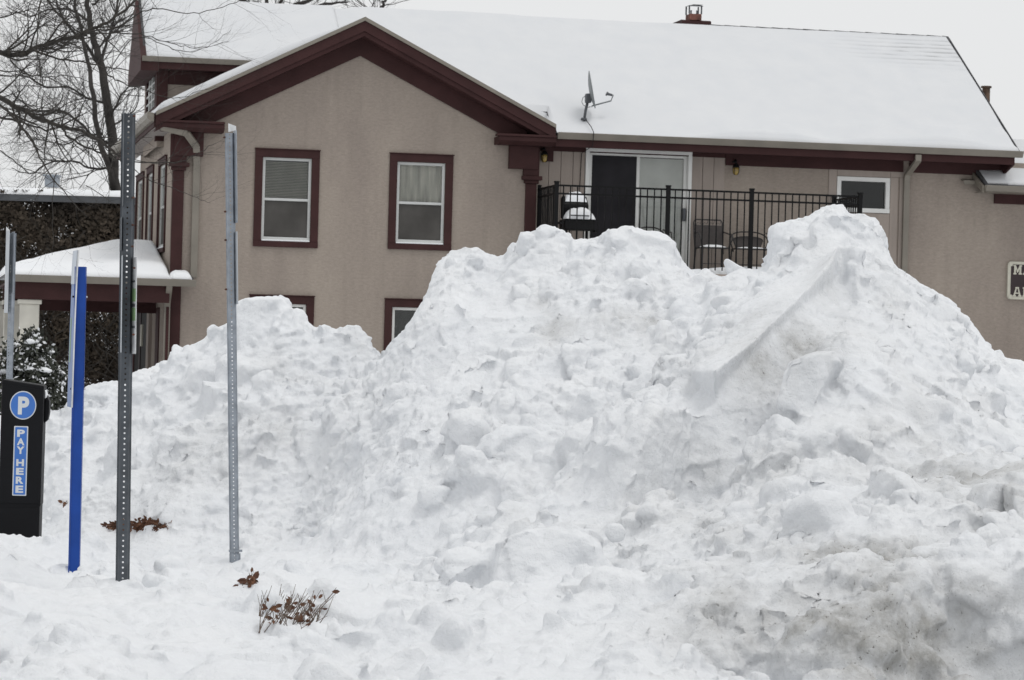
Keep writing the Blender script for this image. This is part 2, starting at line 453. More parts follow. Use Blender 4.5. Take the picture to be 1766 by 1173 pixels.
# ------------------------------------------------------------------ numpy noise
_perm = np.random.default_rng(3).permutation(4096)
_val = np.random.default_rng(5).random(4096) * 2 - 1
def _h(i, j, k):
    return _val[_perm[(_perm[(_perm[i & 4095] + j) & 4095] + k) & 4095]]
def vnoise(P):
    f = np.floor(P); i = f.astype(np.int64); t = P - f; t = t*t*t*(t*(t*6-15)+10)
    x, y, z = i[:, 0], i[:, 1], i[:, 2]; u, v, w = t[:, 0], t[:, 1], t[:, 2]
    def L(a, b, q): return a + (b - a) * q
    return L(L(L(_h(x,y,z), _h(x+1,y,z), u), L(_h(x,y+1,z), _h(x+1,y+1,z), u), v),
             L(L(_h(x,y,z+1), _h(x+1,y,z+1), u), L(_h(x,y+1,z+1), _h(x+1,y+1,z+1), u), v), w)
def fbm(P, oct=4, rough=0.5):
    a, s, o = 1.0, 0.0, 0.0
    P = P.copy()
    for k in range(oct):
        o = o + a * vnoise(P); s += a; a *= rough; P = P * 2.03 + 17.3
    return o / s
def billow(P, oct=3, rough=0.5):
    a, s, o = 1.0, 0.0, 0.0
    P = P.copy()
    for k in range(oct):
        o = o + a * np.abs(vnoise(P)); s += a; a *= rough; P = P * 2.03 + 9.7
    return o / s
def facets(P, seed=0):
    """broken-block relief: every Voronoi cell is a small plane tilted its own way"""
    f = np.floor(P).astype(np.int64); best = np.full(len(P), 9.0); out = np.zeros(len(P))
    for dx in (-1, 0, 1):
        for dy in (-1, 0, 1):
            for dz in (-1, 0, 1):
                i, j, k = f[:, 0]+dx, f[:, 1]+dy, f[:, 2]+dz
                c = np.stack([i+0.5+0.42*_h(i+seed, j, k), j+0.5+0.42*_h(i, j+seed+77, k), k+0.5+0.42*_h(i, j, k+seed+131)], 1)
                d = P-c; q = (d*d).sum(1); m_ = q < best
                t = d[:, 0]*_h(i+311, j, k+seed) + d[:, 1]*_h(i, j+419, k+seed) + d[:, 2]*_h(i+53, j+seed, k+601) + 0.35*_h(i+seed, j+5, k+9)
                best = np.where(m_, q, best); out = np.where(m_, t, out)
    return out
def sstep(a, b, x):
    t = np.clip((x - a) / (b - a), 0, 1); return t*t*(3-2*t)

# ------------------------------------------------------------------ the snow: ground and piles
def gp(px, py, Y):
    p = at(px, py, Y); return (p.x, Y, p.z)
CTRL = [gp(211,1000,13.7), gp(150,1010,13.9), gp(300,1010,13.9), gp(404,984,18.9), gp(128,978,17.5), gp(60,955,19.3), gp(0,925,19.6), gp(240,918,20.6),
        (-4.2,24,0.15), (-2.5,23.5,0.2), (0,24,0.3), (3,24,0.3), (-2.0,11.2,0.34), (-1.0,11.5,0.26), (0,11.3,0.24), (-2.6,10,0.36), (0,9.6,0.22), (2.5,9.6,0.2),
        gp(428,1010,17.5), gp(500,1074,15.5), gp(700,1050,14.5), gp(900,1000,15.0), gp(900,1100,13.0), gp(700,900,19.0), gp(600,960,18.0), gp(1100,850,17.6),
        gp(1100,1000,14.4), (1.0,12.6,0.50), (1.9,12.9,0.70), (2.8,12.9,0.72), (1.8,14.3,0.82), (2.8,14.5,0.86), (1.9,16.0,0.92), (3.0,16.2,0.98),
        (0.8,16.0,0.62), (4.0,16,1.0), (-3.3,14,0.4), (-1.5,16,0.16), gp(600,1173,11.7), gp(100,1120,12.2)]
CT = np.array(CTRL)
CT[:9, 2] -= np.array([0.0, 0.0, 0.02, 0.10, 0.07, 0.08, 0.07, 0.05, 0.0])[:9]
def ground_z(X, Y):
    num = np.full(X.shape, 0.2 * 0.02); den = np.full(X.shape, 0.02)
    for cx, cy, cz in CT:
        w = np.exp(-(((X-cx)/0.62)**2 + ((Y-cy)/0.95)**2)) + 0.004*np.exp(-(((X-cx)/2.0)**2 + ((Y-cy)/2.5)**2))
        num = num + w*cz; den = den + w
    z = num/den
    # dirty bank by the kerb: drops steeply in front of Y ~ 12.2 on the right
    fac = sstep(0.45, 1.0, X + 0.10*np.sin(Y*3))
    edge = 12.30 + 0.16*np.sin(X*3.1+1) + 0.10*np.sin(X*7.3)
    drop = sstep(0.0, 0.30, edge - Y)
    return z*(1-fac*drop) + (0.14)*fac*drop

def crest(name, pts, Y, wf, wb, pw=1.0):
    q = [at(px, py, Y) for px, py in pts]
    xs_ = np.linspace(q[0].x-1.5, q[-1].x+1.5, 700)
    zc_ = np.interp(xs_, [p.x for p in q], [p.z for p in q], left=q[0].z if name == 'far_bank' else -0.6, right=q[-1].z if name == 'right' else -0.6)
    st_ = xs_[1]-xs_[0]
    def blur(sg):
        k = np.arange(-int(3*sg/st_), int(3*sg/st_)+1)*st_; w = np.exp(-(k/sg)**2/2); w /= w.sum()
        return np.convolve(np.pad(zc_, len(k)//2, mode='edge'), w, mode='valid')
    return dict(name=name, X=xs_, Z=zc_, Z1=blur(0.14), Z2=blur(0.42), Y=Y, wf=wf, wb=wb, pw=pw)

PILES = [
    crest('far_bank', [(-60,735),(60,715),(110,708),(150,690),(165,672),(200,664),(222,656),(240,642),(280,632),(330,625),(420,640),(500,700)], 24.2, 1.6, 1.2),
    crest('left', [(60,790),(150,742),(220,702),(262,655),(286,632),(290,604),(300,598),(312,606),(338,598),(352,590),(362,574),(376,570),(395,562),(412,556),(420,546),(424,530),
                   (440,524),(490,524),(505,534),(524,542),(537,566),(545,572),(560,566),(578,574),(596,570),(622,577),(640,596),(655,620),(690,690),(760,800)], 22.0, 2.6, 1.6),
    crest('centre', [(500,800),(600,700),(640,660),(664,628),(690,602),(700,585),(722,545),(740,515),(757,482),(758,452),(775,443),(800,440),(820,438),(850,450),(874,457),(880,436),(903,428),
                     (915,407),(945,396),(975,403),(992,420),(1010,425),(1030,421),(1045,407),(1062,400),(1078,394),(1100,400),(1135,408),(1162,424),(1172,445),(1184,462),(1205,478),(1240,486),
                     (1300,480),(1350,520),(1450,600),(1600,760)], 21.0, 4.0, 1.7),
    crest('right', [(1000,760),(1100,640),(1180,540),(1230,485),(1262,470),(1300,476),(1318,466),(1324,430),(1330,402),(1345,390),(1370,388),(1400,381),(1412,376),(1445,368),(1478,378),(1508,384),
                    (1524,402),(1526,425),(1518,440),(1516,460),(1545,465),(1560,472),(1578,490),(1612,512),(1650,536),(1680,570),(1712,610),(1730,632),(1766,637),(1850,650),(1930,672),(2020,720)], 20.0, 4.3, 1.8),
]
# spurs: sharp ridges (3-D polylines) with a steep dirty face on one side
SPURS = [
    ([gp(1442,440,19.15), gp(1400,494,18.65), gp(1330,560,18.1), gp(1252,632,17.7)], 0.75, 0.36),
]
def pile_z(pl, X, Y, jit):
    X = X + 0.10*np.sin(Y*2.7+pl['Y'])*np.clip(np.abs(Y-pl['Y'])/0.6, 0, 1)
    X = X*(1+0*Y)
    zc0 = np.interp(X, pl['X'], pl['Z']); zc1 = np.interp(X, pl['X'], pl['Z1']); zc2 = np.interp(X, pl['X'], pl['Z2'])
    q_ = np.abs(Y-pl['Y']-jit-0.22*np.sin(X*2.3+1.1))
    a_ = sstep(0.10, 0.45, q_); b_ = sstep(0.35, 1.1, q_)
    zc = (zc0*(1-a_)+zc1*a_)*(1-b_)+zc2*b_
    # crest line wanders in depth
    yc = pl['Y'] + 0.22*np.sin(X*2.3+1.1) + jit
    t = Y - yc
    wf = pl['wf'] * np.clip(0.35 + zc/2.6, 0.3, 1.3); wb = pl['wb'] * np.clip(0.4 + zc/2.4, 0.3, 1.2)
    s = np.where(t < 0, np.clip(-t/wf, 0, 1.3), np.clip(t/wb, 0, 1.3))
    prof = np.where(t < 0, 1 - 1.03*s**1.22, 1 - s**1.1)
    soft = np.exp(-(s*9)**2)*0.04
    return (zc+0.2)*prof + soft - 0.2

def surf(X, Y):
    """height of the heap surface and which pile it belongs to"""
    P3 = np.stack([X, Y, np.zeros_like(X)], 1)
    g = ground_z(X, Y)
    jit = 0.30*fbm(P3*1.3+5, 3)
    stack = [g]
    for pl in PILES:
        stack.append(pile_z(pl, X, Y, jit))
    S = np.stack(stack, 0)
    lab = np.argmax(S, 0)
    # smooth maximum so that feet run out into the field
    k = 20.0
    z = np.log(np.exp(k*S).sum(0))/k
    z = np.where(lab > 0, np.maximum(z - 0.05*0, S.max(0)), z)
    for si, (pts, wn_, wf_) in enumerate(SPURS):
        best = np.full(X.shape, -9.0); bd = np.full(X.shape, 9.0); bz = np.full(X.shape, -9.0); bs = np.zeros(X.shape)
        for a, b in zip(pts[:-1], pts[1:]):
            d = np.array([b[0]-a[0], b[1]-a[1]]); L2 = (d**2).sum()
            t = np.clip(((X-a[0])*d[0]+(Y-a[1])*d[1])/L2, 0, 1)
            cx, cy, cz = a[0]+t*d[0], a[1]+t*d[1], a[2]+t*(b[2]-a[2])
            dx, dy = X-cx, Y-cy
            dist = np.hypot(dx, dy)
            s_ = dx*d[1]-dy*d[0]            # which side of the ridge line
            m_ = dist < bd
            bd = np.where(m_, dist, bd); bz = np.where(m_, cz, bz); bs = np.where(m_, s_, bs)
        near = (bs < 0) if si == 0 else (bs < -9)
        ridge = bz - bd*np.where(near, 1.9, 0.30) - 1.2*np.clip(bd-0.5, 0, 9)**1.5
        z = np.where(near, z, np.maximum(z, np.minimum(ridge, z+(0.5 if si == 0 else 0.22))))
        cut = np.minimum(z, np.maximum(ridge, z-0.10))
        w_ = (1-sstep(0.10, 0.50, bd))*(1.0 if si == 0 else 0.0)
        z = np.where(near, z*(1-w_)+cut*w_, z)
        z = np.where(near, np.maximum(z, np.minimum(ridge, z+0.5)), z)
    return z, lab, g

def full_surf(X, Y):
    z, lab, g = surf(X, Y)
    P3 = np.stack([X, Y, z*0.7], 1)
    hgt = np.clip((z-g)/0.6, 0, 1)
    crestness = np.zeros(len(X))
    for pl in PILES:
        crestness = np.maximum(crestness, np.exp(-((Y-pl['Y']-0.22*np.sin(X*2.3+1.1))/0.40)**2)*(np.interp(X, pl['X'], pl['Z']) > z-0.5))
    q_ = 1-0.85*crestness*(hgt > 0.2)
    amp = (0.05 + 0.05*hgt)*q_
    z = z + amp*fbm(P3*1.5, 3) + 0.075*(billow(P3*1.7+3, 3)-0.28)*(0.75+0.35*hgt)*q_ + 0.02*fbm(P3*6, 2)*(1-q_)
    z = z + 0.30*(np.abs(fbm(P3*1.05+31, 2))-0.16)*(1-hgt)*sstep(0, 0.5, np.abs(Y-17.7))*sstep(0, 0.4, np.abs(Y-13.7)+np.abs(X+1.85))
    # beyond the frame the heaps and the trodden field run out into the open snow
    tp = sstep(0.0, 0.95, np.minimum(np.minimum(0.185*Y+1.45-np.abs(X), (Y-9.2)*1.2), (25.8-Y)*1.2))
    z = 0.06 + (z-0.06)*tp
    return z, lab, g

def ridge_dist(X, Y):
    """distance on plan to the long slab ridge of the right heap"""
    d_ = np.full(X.shape, 9.0); pts = SPURS[0][0]
    for a, b in zip(pts[:-1], pts[1:]):
        v = np.array([b[0]-a[0], b[1]-a[1]]); t = np.clip(((X-a[0])*v[0]+(Y-a[1])*v[1])/(v**2).sum(), 0, 1)
        d_ = np.minimum(d_, np.hypot(X-a[0]-t*v[0], Y-a[1]-t*v[1]))
    return d_
SIL = np.full(2200, 2000.0)
def _sil():
    pxs = np.arange(-200, 2000)
    for pl in PILES:
        dd = []
        for X_, Z_ in zip(pl['X'], pl['Z']):
            u_, v_ = X_/pl['Y']*FPX, (Z_-EYE)/pl['Y']*FPX
            dd.append((883+u_*cr+v_*sr, 586.5-(-u_*sr+v_*cr)))
        dd = np.array(dd)
        y_ = np.interp(pxs, dd[:, 0], dd[:, 1], left=3000, right=3000)
        SIL[:] = np.minimum(SIL, y_)
_sil()
def above_sil(X, Y, Z, rad, margin):
    """does a clod of this radius poke out over the outline of the heap?"""
    bad = np.zeros(len(X), bool)
    Z = Z+0.02
    for k in (-1, -0.5, 0, 0.5, 1):
        h_ = math.sqrt(max(0, 1-k*k))
        u_, v_ = (X+k*rad)/Y*FPX, (Z+h_*rad-EYE)/Y*FPX
        px, py = 883+u_*cr+v_*sr, 586.5-(-u_*sr+v_*cr)
        s_ = SIL[np.clip((px+200).astype(int), 0, 2199)]
        bad |= py < s_-margin
    return bad

NA, NB = 340, 560
Yr = np.linspace(9.2, 25.8, NB)
A = np.linspace(-1, 1, NA)
Yg, Ag = np.meshgrid(Yr, A, indexing='ij')
Xg = Ag * (0.185*Yg + 1.50)
Xf, Yf = Xg.ravel(), Yg.ravel()
Zf, LAB, GZ = full_surf(Xf, Yf)
# skirt of the block dips down at the border
border = np.minimum(1 - np.abs(Ag), np.minimum(Yg-9.2, 25.8-Yg)).ravel()
Zf = Zf - 0.0*border
top = np.stack([Xf, Yf, Zf], 1)
bot = np.stack([Xf, Yf, np.full_like(Xf, -0.35)], 1)
idx = np.arange(NB*NA).reshape(NB, NA)
q = np.stack([idx[:-1,:-1], idx[:-1,1:], idx[1:,1:], idx[1:,:-1]], -1).reshape(-1, 4)
N0 = NB*NA
qs = [q, q[:, ::-1] + N0]
def side(line):
    a, b = line[:-1], line[1:]
    return np.stack([a, a+N0, b+N0, b], 1)
qs += [side(idx[0, :])[:, ::-1]*1, side(idx[-1, :]), side(idx[:, 0]), side(idx[:, -1])[:, ::-1]]
SV, SF = [np.concatenate([top, bot])], [np.concatenate(qs)]

# clod prototypes: spheres cut by random planes
def clod_proto(sub, seed):
    r_ = np.random.default_rng(seed)
    bm = bmesh.new(); bmesh.ops.create_icosphere(bm, subdivisions=sub, radius=1)
    V = np.array([v.co[:] for v in bm.verts]); Fc = np.array([[v.index for v in f.verts] for f in bm.faces]); bm.free()
    for k in range(r_.integers(7, 12)):
        n = r_.normal(size=3); n /= np.linalg.norm(n)
        d = r_.uniform(0.42, 0.78)
        s = V @ n
        V = V - np.clip(s-d, 0, None)[:, None]*n*0.92
    V = V*(1+0.10*fbm(V*1.7+seed*3.1, 3))[:, None]
    return V, Fc
PRO2 = [clod_proto(2, s) for s in range(14)]
PRO3 = [clod_proto(3, s+50) for s in range(10)]

def place_clods(n, rmin, rmax, pw, sink, protos, ylo=9.6, yhi=24.5, mask=None, keep=None):
    n = int(n*2.6)
    u = nrg.random(n)
    Y = ylo + (yhi-ylo)*u**1.0
    X = (nrg.random(n)*2-1)*(0.182*Y+0.9)
    e = 0.03
    z, lab, g = full_surf(X, Y)
    zx = (full_surf(X+e, Y)[0]-z)/e; zy = (full_surf(X, Y+e)[0]-z)/e
    nn = np.stack([-zx, -zy, np.ones_like(zx)], 1); nn /= np.linalg.norm(nn, axis=1)[:, None]
    P = np.stack([X, Y, z], 1)
    lump = fbm(P*0.9+40, 3)
    rad = rmin*(rmax/rmin)**(nrg.random(n)**pw)
    ok = np.ones(n, bool)
    if mask is not None: ok = mask(X, Y, z, lump, lab, nn)
    ok &= nrg.random(n) < np.clip(nn[:, 2]**-1.6/2.6, 0, 1)      # steep faces carry as many clods per square metre as flat ones
    ok &= ~above_sil(X, Y, z, rad*0.75, 3.0 if rmax > 0.1 else (7.0 if rmax < 0.06 else 12.0))
    ok &= (ridge_dist(X, Y) > 0.10+rad*1.3) | (rad < 0.022)
    if rmax > 0.1:
        for px_, Y_ in ((211, 13.7), (404, 18.9), (128, 17.5), (35, 19.7)):
            c_ = at(px_, 950, Y_); ok &= ~((np.abs(X-c_.x) < 0.30) & (Y < Y_+0.15) & (Y > Y_-1.1))
    out_v, out_f, off = [], [], 0
    for i in np.nonzero(ok)[0]:
        pv, pf = protos[int(nrg.integers(len(protos)))]
        a = nrg.normal(size=(3, 3)); Q, _ = np.linalg.qr(a)
        sc = np.array([1, nrg.uniform(.65, 1), nrg.uniform(.5, .9)])*rad[i]
        V = (pv*sc) @ Q + P[i] + nn[i]*rad[i]*nrg.uniform(*sink)
        out_v.append(V); out_f.append(pf + off); off += len(V)
    return np.concatenate(out_v), np.concatenate(out_f)

steep = lambda nn: nn[:, 2] < 0.93
clod_sets = [
    place_clods(1300, 0.11, 0.30, 1.4, (-0.66, -0.12), PRO3, ylo=16.5, yhi=22.5, mask=lambda X,Y,z,l,lab,nn: (lab > 0) & (z > 0.6) & (nrg.random(len(l)) < 0.48+0.8*l)),
    place_clods(420, 0.10, 0.25, 1.5, (-0.66, -0.12), PRO3, mask=lambda X,Y,z,l,lab,nn: (l > -0.15)),
    place_clods(260, 0.10, 0.24, 1.3, (-0.55, -0.05), PRO3, ylo=10.8, yhi=17.5, mask=lambda X,Y,z,l,lab,nn: (X > -0.9)),
    place_clods(5200, 0.045, 0.12, 1.4, (-0.55, 0.1), PRO3, mask=lambda X,Y,z,l,lab,nn: ((l > -0.02) | (nrg.random(len(l)) < 0.25)) & ((X > -0.6) | (lab > 0) | (nrg.random(len(l)) < 0.5))),
    place_clods(26000, 0.018, 0.055, 1.5, (-0.35, 0.4), PRO2, mask=lambda X,Y,z,l,lab,nn: ((l > 0.03) & (nrg.random(len(l)) < 0.65)) | ((lab > 0) & (nrg.random(len(l)) < 0.34)) | ((X > 0.7) & (nrg.random(len(l)) < 0.5))),
    place_clods(5000, 0.025, 0.085, 1.3, (-0.3, 0.5), PRO2, ylo=19.6, yhi=22.3, mask=lambda X,Y,z,l,lab,nn: (lab > 0) & (((np.abs(Y-20.0) < 0.35) & (lab == 4)) | ((np.abs(Y-21.0) < 0.35) & (lab == 3)) | ((np.abs(Y-22.0) < 0.35) & (lab == 2)))),
]
MERGED = [
    ([(850,962),(858,935),(905,912),(960,905),(1020,915),(1043,935),(1046,965),(1030,985),(975,1010),(880,995)], 15.2, 0.5, 0.1),
    ([(820,1100),(840,1065),(880,1052),(925,1065),(960,1090),(955,1130),(930,1165),(850,1160)], 12.6, 0.34, 0.3),
    ([(635,1090),(655,1065),(700,1058),(745,1070),(780,1085),(760,1110),(690,1118),(640,1110)], 13.2, 0.32, 0.1),
    ([(410,524),(432,514),(470,511),(490,516),(493,532),(488,560),(480,590),(425,590),(424,556),(414,536)], 22.0, 0.42, 0.2),
    ([(1402,390),(1420,376),(1445,368),(1480,378),(1506,384),(1526,408),(1528,427),(1515,446),(1512,470),(1420,480),(1396,440)], 19.75, 0.6, 0.2),
    ([(1322,432),(1330,396),(1345,388),(1372,392),(1385,420),(1380,470),(1325,480)], 19.9, 0.45, 0.1),
    ([(1445,470),(1466,424),(1485,432),(1490,480),(1470,505)], 19.15, 0.25, -0.2),
    ([(1345,655),(1360,625),(1405,608),(1445,607),(1452,625),(1415,650),(1390,672)], 17.6, 0.4, 0.2),
    ([(1880-300,920),(1600,905),(1640,915),(1650,950),(1600,960)], 14.6, 0.2, 0.2),
    ([(1038,408),(1064,396),(1077,391),(1090,400),(1160,418),(1166,436),(1158,460),(1060,470),(1040,440)], 20.8, 0.5, -0.1),
    ([(882,434),(903,426),(912,408),(924,404),(945,394),(974,401),(988,420),(990,460),(885,470)], 20.8, 0.5, 0.15),
    ([(757,452),(775,443),(822,438),(860,452),(862,480),(810,490),(760,476)], 20.9, 0.3, 0.1),
    ([(1010,424),(1025,420),(1040,424),(1042,445),(1008,445)], 20.95, 0.25, 0.1),
    ([(1196,500),(1200,475),(1215,468),(1238,490),(1245,520),(1200,520)], 20.3, 0.25, 0.3),
]
for px_, py_, Y_ in ((211, 1000, 13.7), (404, 982, 18.9), (128, 976, 17.5), (10, 930, 19.4), (45, 934, 19.4), (70, 938, 19.5)):
    for k in range(9):
        c_ = at(px_+nrg.normal()*12, py_+8, Y_+abs(nrg.normal())*0.10+0.02)
        r_ = 0.035+0.05*nrg.random()
        pv, pf = PRO3[int(nrg.integers(len(PRO3)))]
        clod_sets.append((pv*r_*np.array([1.4, 1, .7])+np.array([c_.x, c_.y, c_.z-0.02]), pf))
# blocks frozen into the heaps: rough prisms joined to the heap before it is skinned
tri_all_v2 = []
SLAB = ([(1446,424,18.95),(1400,446,19.25),(1305,506,18.9),(1232,584,18.35),(1190,640,17.9),(1232,640,17.45),(1300,588,17.8),(1350,540,18.1),(1400,492,18.45),(1436,452,18.75)], 0.0)
def merged_block(pts, Y, thick, yaw, seed):
    P_ = [at(a_, b_, Y) for a_, b_ in pts]
    c = sum(P_, Vector())/len(P_)
    r_ = np.random.default_rng(seed)
    n = len(P_)
    layers = []
    for k, (dy, sc) in enumerate(((-0.5, 0.90), (-0.40, 1.0), (0.0, 1.0), (0.40, 0.99), (0.5, 0.9))):
        layers.append([(c.x+(p.x-c.x)*sc+dy*thick*math.sin(yaw), Y+dy*thick*(1+0.25*r_.uniform(-1, 1))-max(0, c.z-p.z)*(1.0 if dy < 0 else 0.0)*0.9, c.z+(p.z-c.z)*(sc if k not in (2,) else 1.0)-(0.16 if p.z < c.z else 0)) for p in P_])
    V = [v for l_ in layers for v in l_] + [(c.x, Y-0.58*thick, c.z), (c.x, Y+0.58*thick, c.z)]
    Fc = []
    for k in range(4):
        for i in range(n):
            a_, b_ = k*n+i, k*n+(i+1) % n
            Fc += [(a_, b_, b_+n), (a_, b_+n, a_+n)]
    c0_, c1_ = 5*n, 5*n+1
    for i in range(n):
        Fc.append((c0_, (i+1) % n, i)); Fc.append((c1_, 4*n+i, 4*n+(i+1) % n))
    return np.array(V), np.array(Fc)
sp_ = [at(a_, b_, c_) for a_, b_, c_ in SLAB[0]]
n_ = len(sp_)
V_ = np.array([p[:] for p in sp_] + [(p.x+0.03, p.y+0.26, p.z-0.26) for p in sp_])
F_ = []
for i in range(n_): F_ += [(i, (i+1) % n_, (i+1) % n_+n_), (i, (i+1) % n_+n_, i+n_)]
half = n_//2
for i in range(half-1):
    a_, b_, c_, d_ = i, i+1, n_-2-i, n_-1-i
    for o_, fl in ((0, 1), (n_, 0)):
        for tri in ((a_, b_, c_), (a_, c_, d_)):
            tri = tuple(v+o_ for v in tri); F_.append(tri[::-1] if fl else tri)
clod_sets.append((V_, np.array(F_)))
for i, (pts, Y, th_, yw_) in enumerate(MERGED):
    v_, f_ = merged_block(pts, Y, th_, yw_, i)
    clod_sets.append((v_, f_))
    # a few clods stuck to its surface, and rubble banked up under its front edge
    mn, mx = v_.min(0), v_.max(0)
    for k in range(26):
        q_ = v_[int(nrg.integers(len(v_)-2))]*0.6 + v_[int(nrg.integers(len(v_)-2))]*0.4 - np.array([0, 0, 0.02])
        r_ = 0.02+0.06*nrg.random()**2
        pv, pf = PRO2[int(nrg.integers(len(PRO2)))]
        clod_sets.append((pv*r_*np.array([1, .8, .7])+q_, pf))
tri_all_v, tri_all_f, off = [], [], 0
for v_, f_ in clod_sets:
    tri_all_v.append(v_); tri_all_f.append(f_+off); off += len(v_)
TV, TF = np.concatenate(tri_all_v), np.concatenate(tri_all_f)
QV, QF = SV[0], SF[0]
TQ = np.concatenate([QF[:, [0, 1, 2]], QF[:, [0, 2, 3]]])
ALLV = np.concatenate([QV, TV]); ALLF = np.concatenate([TQ, TF+len(QV)])
tmp_me = np_mesh('tmp_snow', ALLV, ALLF)
tmp = bpy.data.objects.new('tmp_snow', tmp_me); C.objects.link(tmp)
rm = tmp.modifiers.new('r', 'REMESH'); rm.mode = 'VOXEL'; rm.voxel_size = 0.0158
dg = bpy.context.evaluated_depsgraph_get()
ev = tmp.evaluated_get(dg); em = ev.to_mesh()
nv, npoly = len(em.vertices), len(em.polygons)
RV = np.empty(nv*3, np.float32); em.vertices.foreach_get('co', RV); RV = RV.reshape(-1, 3).astype(np.float64)
RN = np.empty(nv*3, np.float32); em.vertices.foreach_get('normal', RN); RN = RN.reshape(-1, 3).astype(np.float64)
RF = np.empty(npoly*4, np.int32); em.loops.foreach_get('vertex_index', RF); RF = RF.reshape(-1, 4)
ev.to_mesh_clear(); bpy.data.objects.remove(tmp); bpy.data.meshes.remove(tmp_me)
# drop the underside
keepv = (RV[:, 2] > -0.12)
RF = RF[keepv[RF].all(1)]
used = np.zeros(len(RV), bool); used[RF.ravel()] = True
remap = np.cumsum(used)-1; RV, RN, RF = RV[used], RN[used], remap[RF]
print('heap faces', len(RF))
# relax a little, then lumps and grain along the normals
smooth_mask = sstep(0.0, 0.35, fbm(RV*0.8+70, 3)+0.12)
def laplace(V, Fq, it, w):
    for _ in range(it):
        acc = np.zeros_like(V); cnt = np.zeros(len(V))
        for a, b in ((0,1),(1,2),(2,3),(3,0)):
            for x_, y_ in ((a, b), (b, a)):
                for c in range(3): acc[:, c] += np.bincount(Fq[:, x_], weights=V[Fq[:, y_], c], minlength=len(V))
                cnt += np.bincount(Fq[:, x_], minlength=len(V))
        V = V*(1-w) + acc/np.maximum(cnt, 1)[:, None]*w
    return V
RV = laplace(RV, RF, 1, 0.5)
disp = 0.026*(billow(RV*3.4, 3, 0.55)-0.25)*(0.4+0.9*smooth_mask) + (0.026*(billow(RV*10+5, 4, 0.66)-0.25) + 0.009*vnoise(RV*33))*(0.55+0.7*smooth_mask)
warp = np.stack([fbm(RV*2.1+s_, 2) for s_ in (1, 21, 41)], 1)*0.10
fac_mask = sstep(-0.25, 0.25, fbm(RV*0.7+11, 3)+0.05)
disp = disp - 0.008 + 0.040*facets((RV+warp)*3.0, 1)*(0.25+0.75*fac_mask) + 0.017*facets((RV+warp*0.5)*8.0, 2)*(0.3+0.7*smooth_mask)
disp[(RV[:, 1] < 14.6) & (RV[:, 0] < -1.2)] *= 0.7
disp *= 0.35+0.65*sstep(0.12, 0.34, ridge_dist(RV[:, 0], RV[:, 1]))
RV = RV + RN*disp[:, None]
RV = laplace(RV, RF, 1, 0.35)

# dirt: grimy places named by where they lie on the heap
DIRT = [  # px, py, Y, radius x (m), radius y, radius z, strength
    (1640,1120,11.6,0.42,0.7,0.22,1.15), (1500,1100,11.7,0.36,0.6,0.17,0.50), (1290,1100,11.8,0.30,0.6,0.16,0.25), (1400,1070,11.8,0.5,0.6,0.16,0.25), (1745,1150,11.5,0.3,0.7,0.17,1.5), (1620,1060,11.8,0.22,0.5,0.10,0.9),
    (1360,600,18.3,0.30,0.8,0.22,0.62), (1290,650,17.9,0.24,0.8,0.18,0.55), (1420,480,19.0,0.12,0.7,0.20,0.45), (1500,520,19.2,0.25,0.8,0.25,0.28),
    (1085,565,20.0,0.22,0.8,0.10,0.70), (955,565,20.0,0.12,0.8,0.10,0.65), (935,530,20.2,0.10,0.8,0.06,0.45), (1120,560,20.0,0.1,0.8,0.06,0.6),
    (1650,740,16.8,0.45,1.2,0.14,0.60), (1720,850,15.6,0.30,1.2,0.25,0.50), (1640,830,15.8,0.3,1.2,0.2,0.42), (1600,980,13.2,0.4,1.0,0.10,0.7), (1480,970,13.3,0.3,1.0,0.08,0.7), (1260,940,14.4,0.3,1.2,0.15,0.42),
    (1300,800,16.5,0.5,1.5,0.2,0.30), (1150,870,16.6,0.4,1.5,0.2,0.28), (340,800,20.4,0.35,1.0,0.2,0.32), (450,740,20.8,0.3,1.0,0.2,0.35), (500,640,21.2,0.35,1.0,0.15,0.22),
    (890,880,17.0,0.1,1.0,0.1,0.45), (1180,1060,12.6,0.2,0.8,0.10,0.35), (1240,1020,12.6,0.2,0.8,0.08,0.35), (1600,640,17.5,0.3,1.0,0.3,0.2), (620,590,21.8,0.15,0.8,0.12,0.25),
]
def dirt_at(V):
    d = np.zeros(len(V))
    for px, py, Y, ax, ay, az, st in DIRT:
        c = at(px, py, Y)
        q_ = ((V[:, 0]-c.x)/ax)**2 + ((V[:, 1]-c.y)/ay)**2 + ((V[:, 2]-c.z)/az)**2
        d += st*np.exp(-q_*0.9)
    nz_ = fbm(V*3.2+90, 4, 0.6)
    d = d*np.clip(0.85+1.5*nz_, 0.1, 2)
    d += 0.10*np.clip(fbm(V*2.0+20, 4)*3-0.35, 0, 1)*(V[:, 0] > 0.2)
    return np.clip(d, 0, 1.3)
DV = dirt_at(RV)

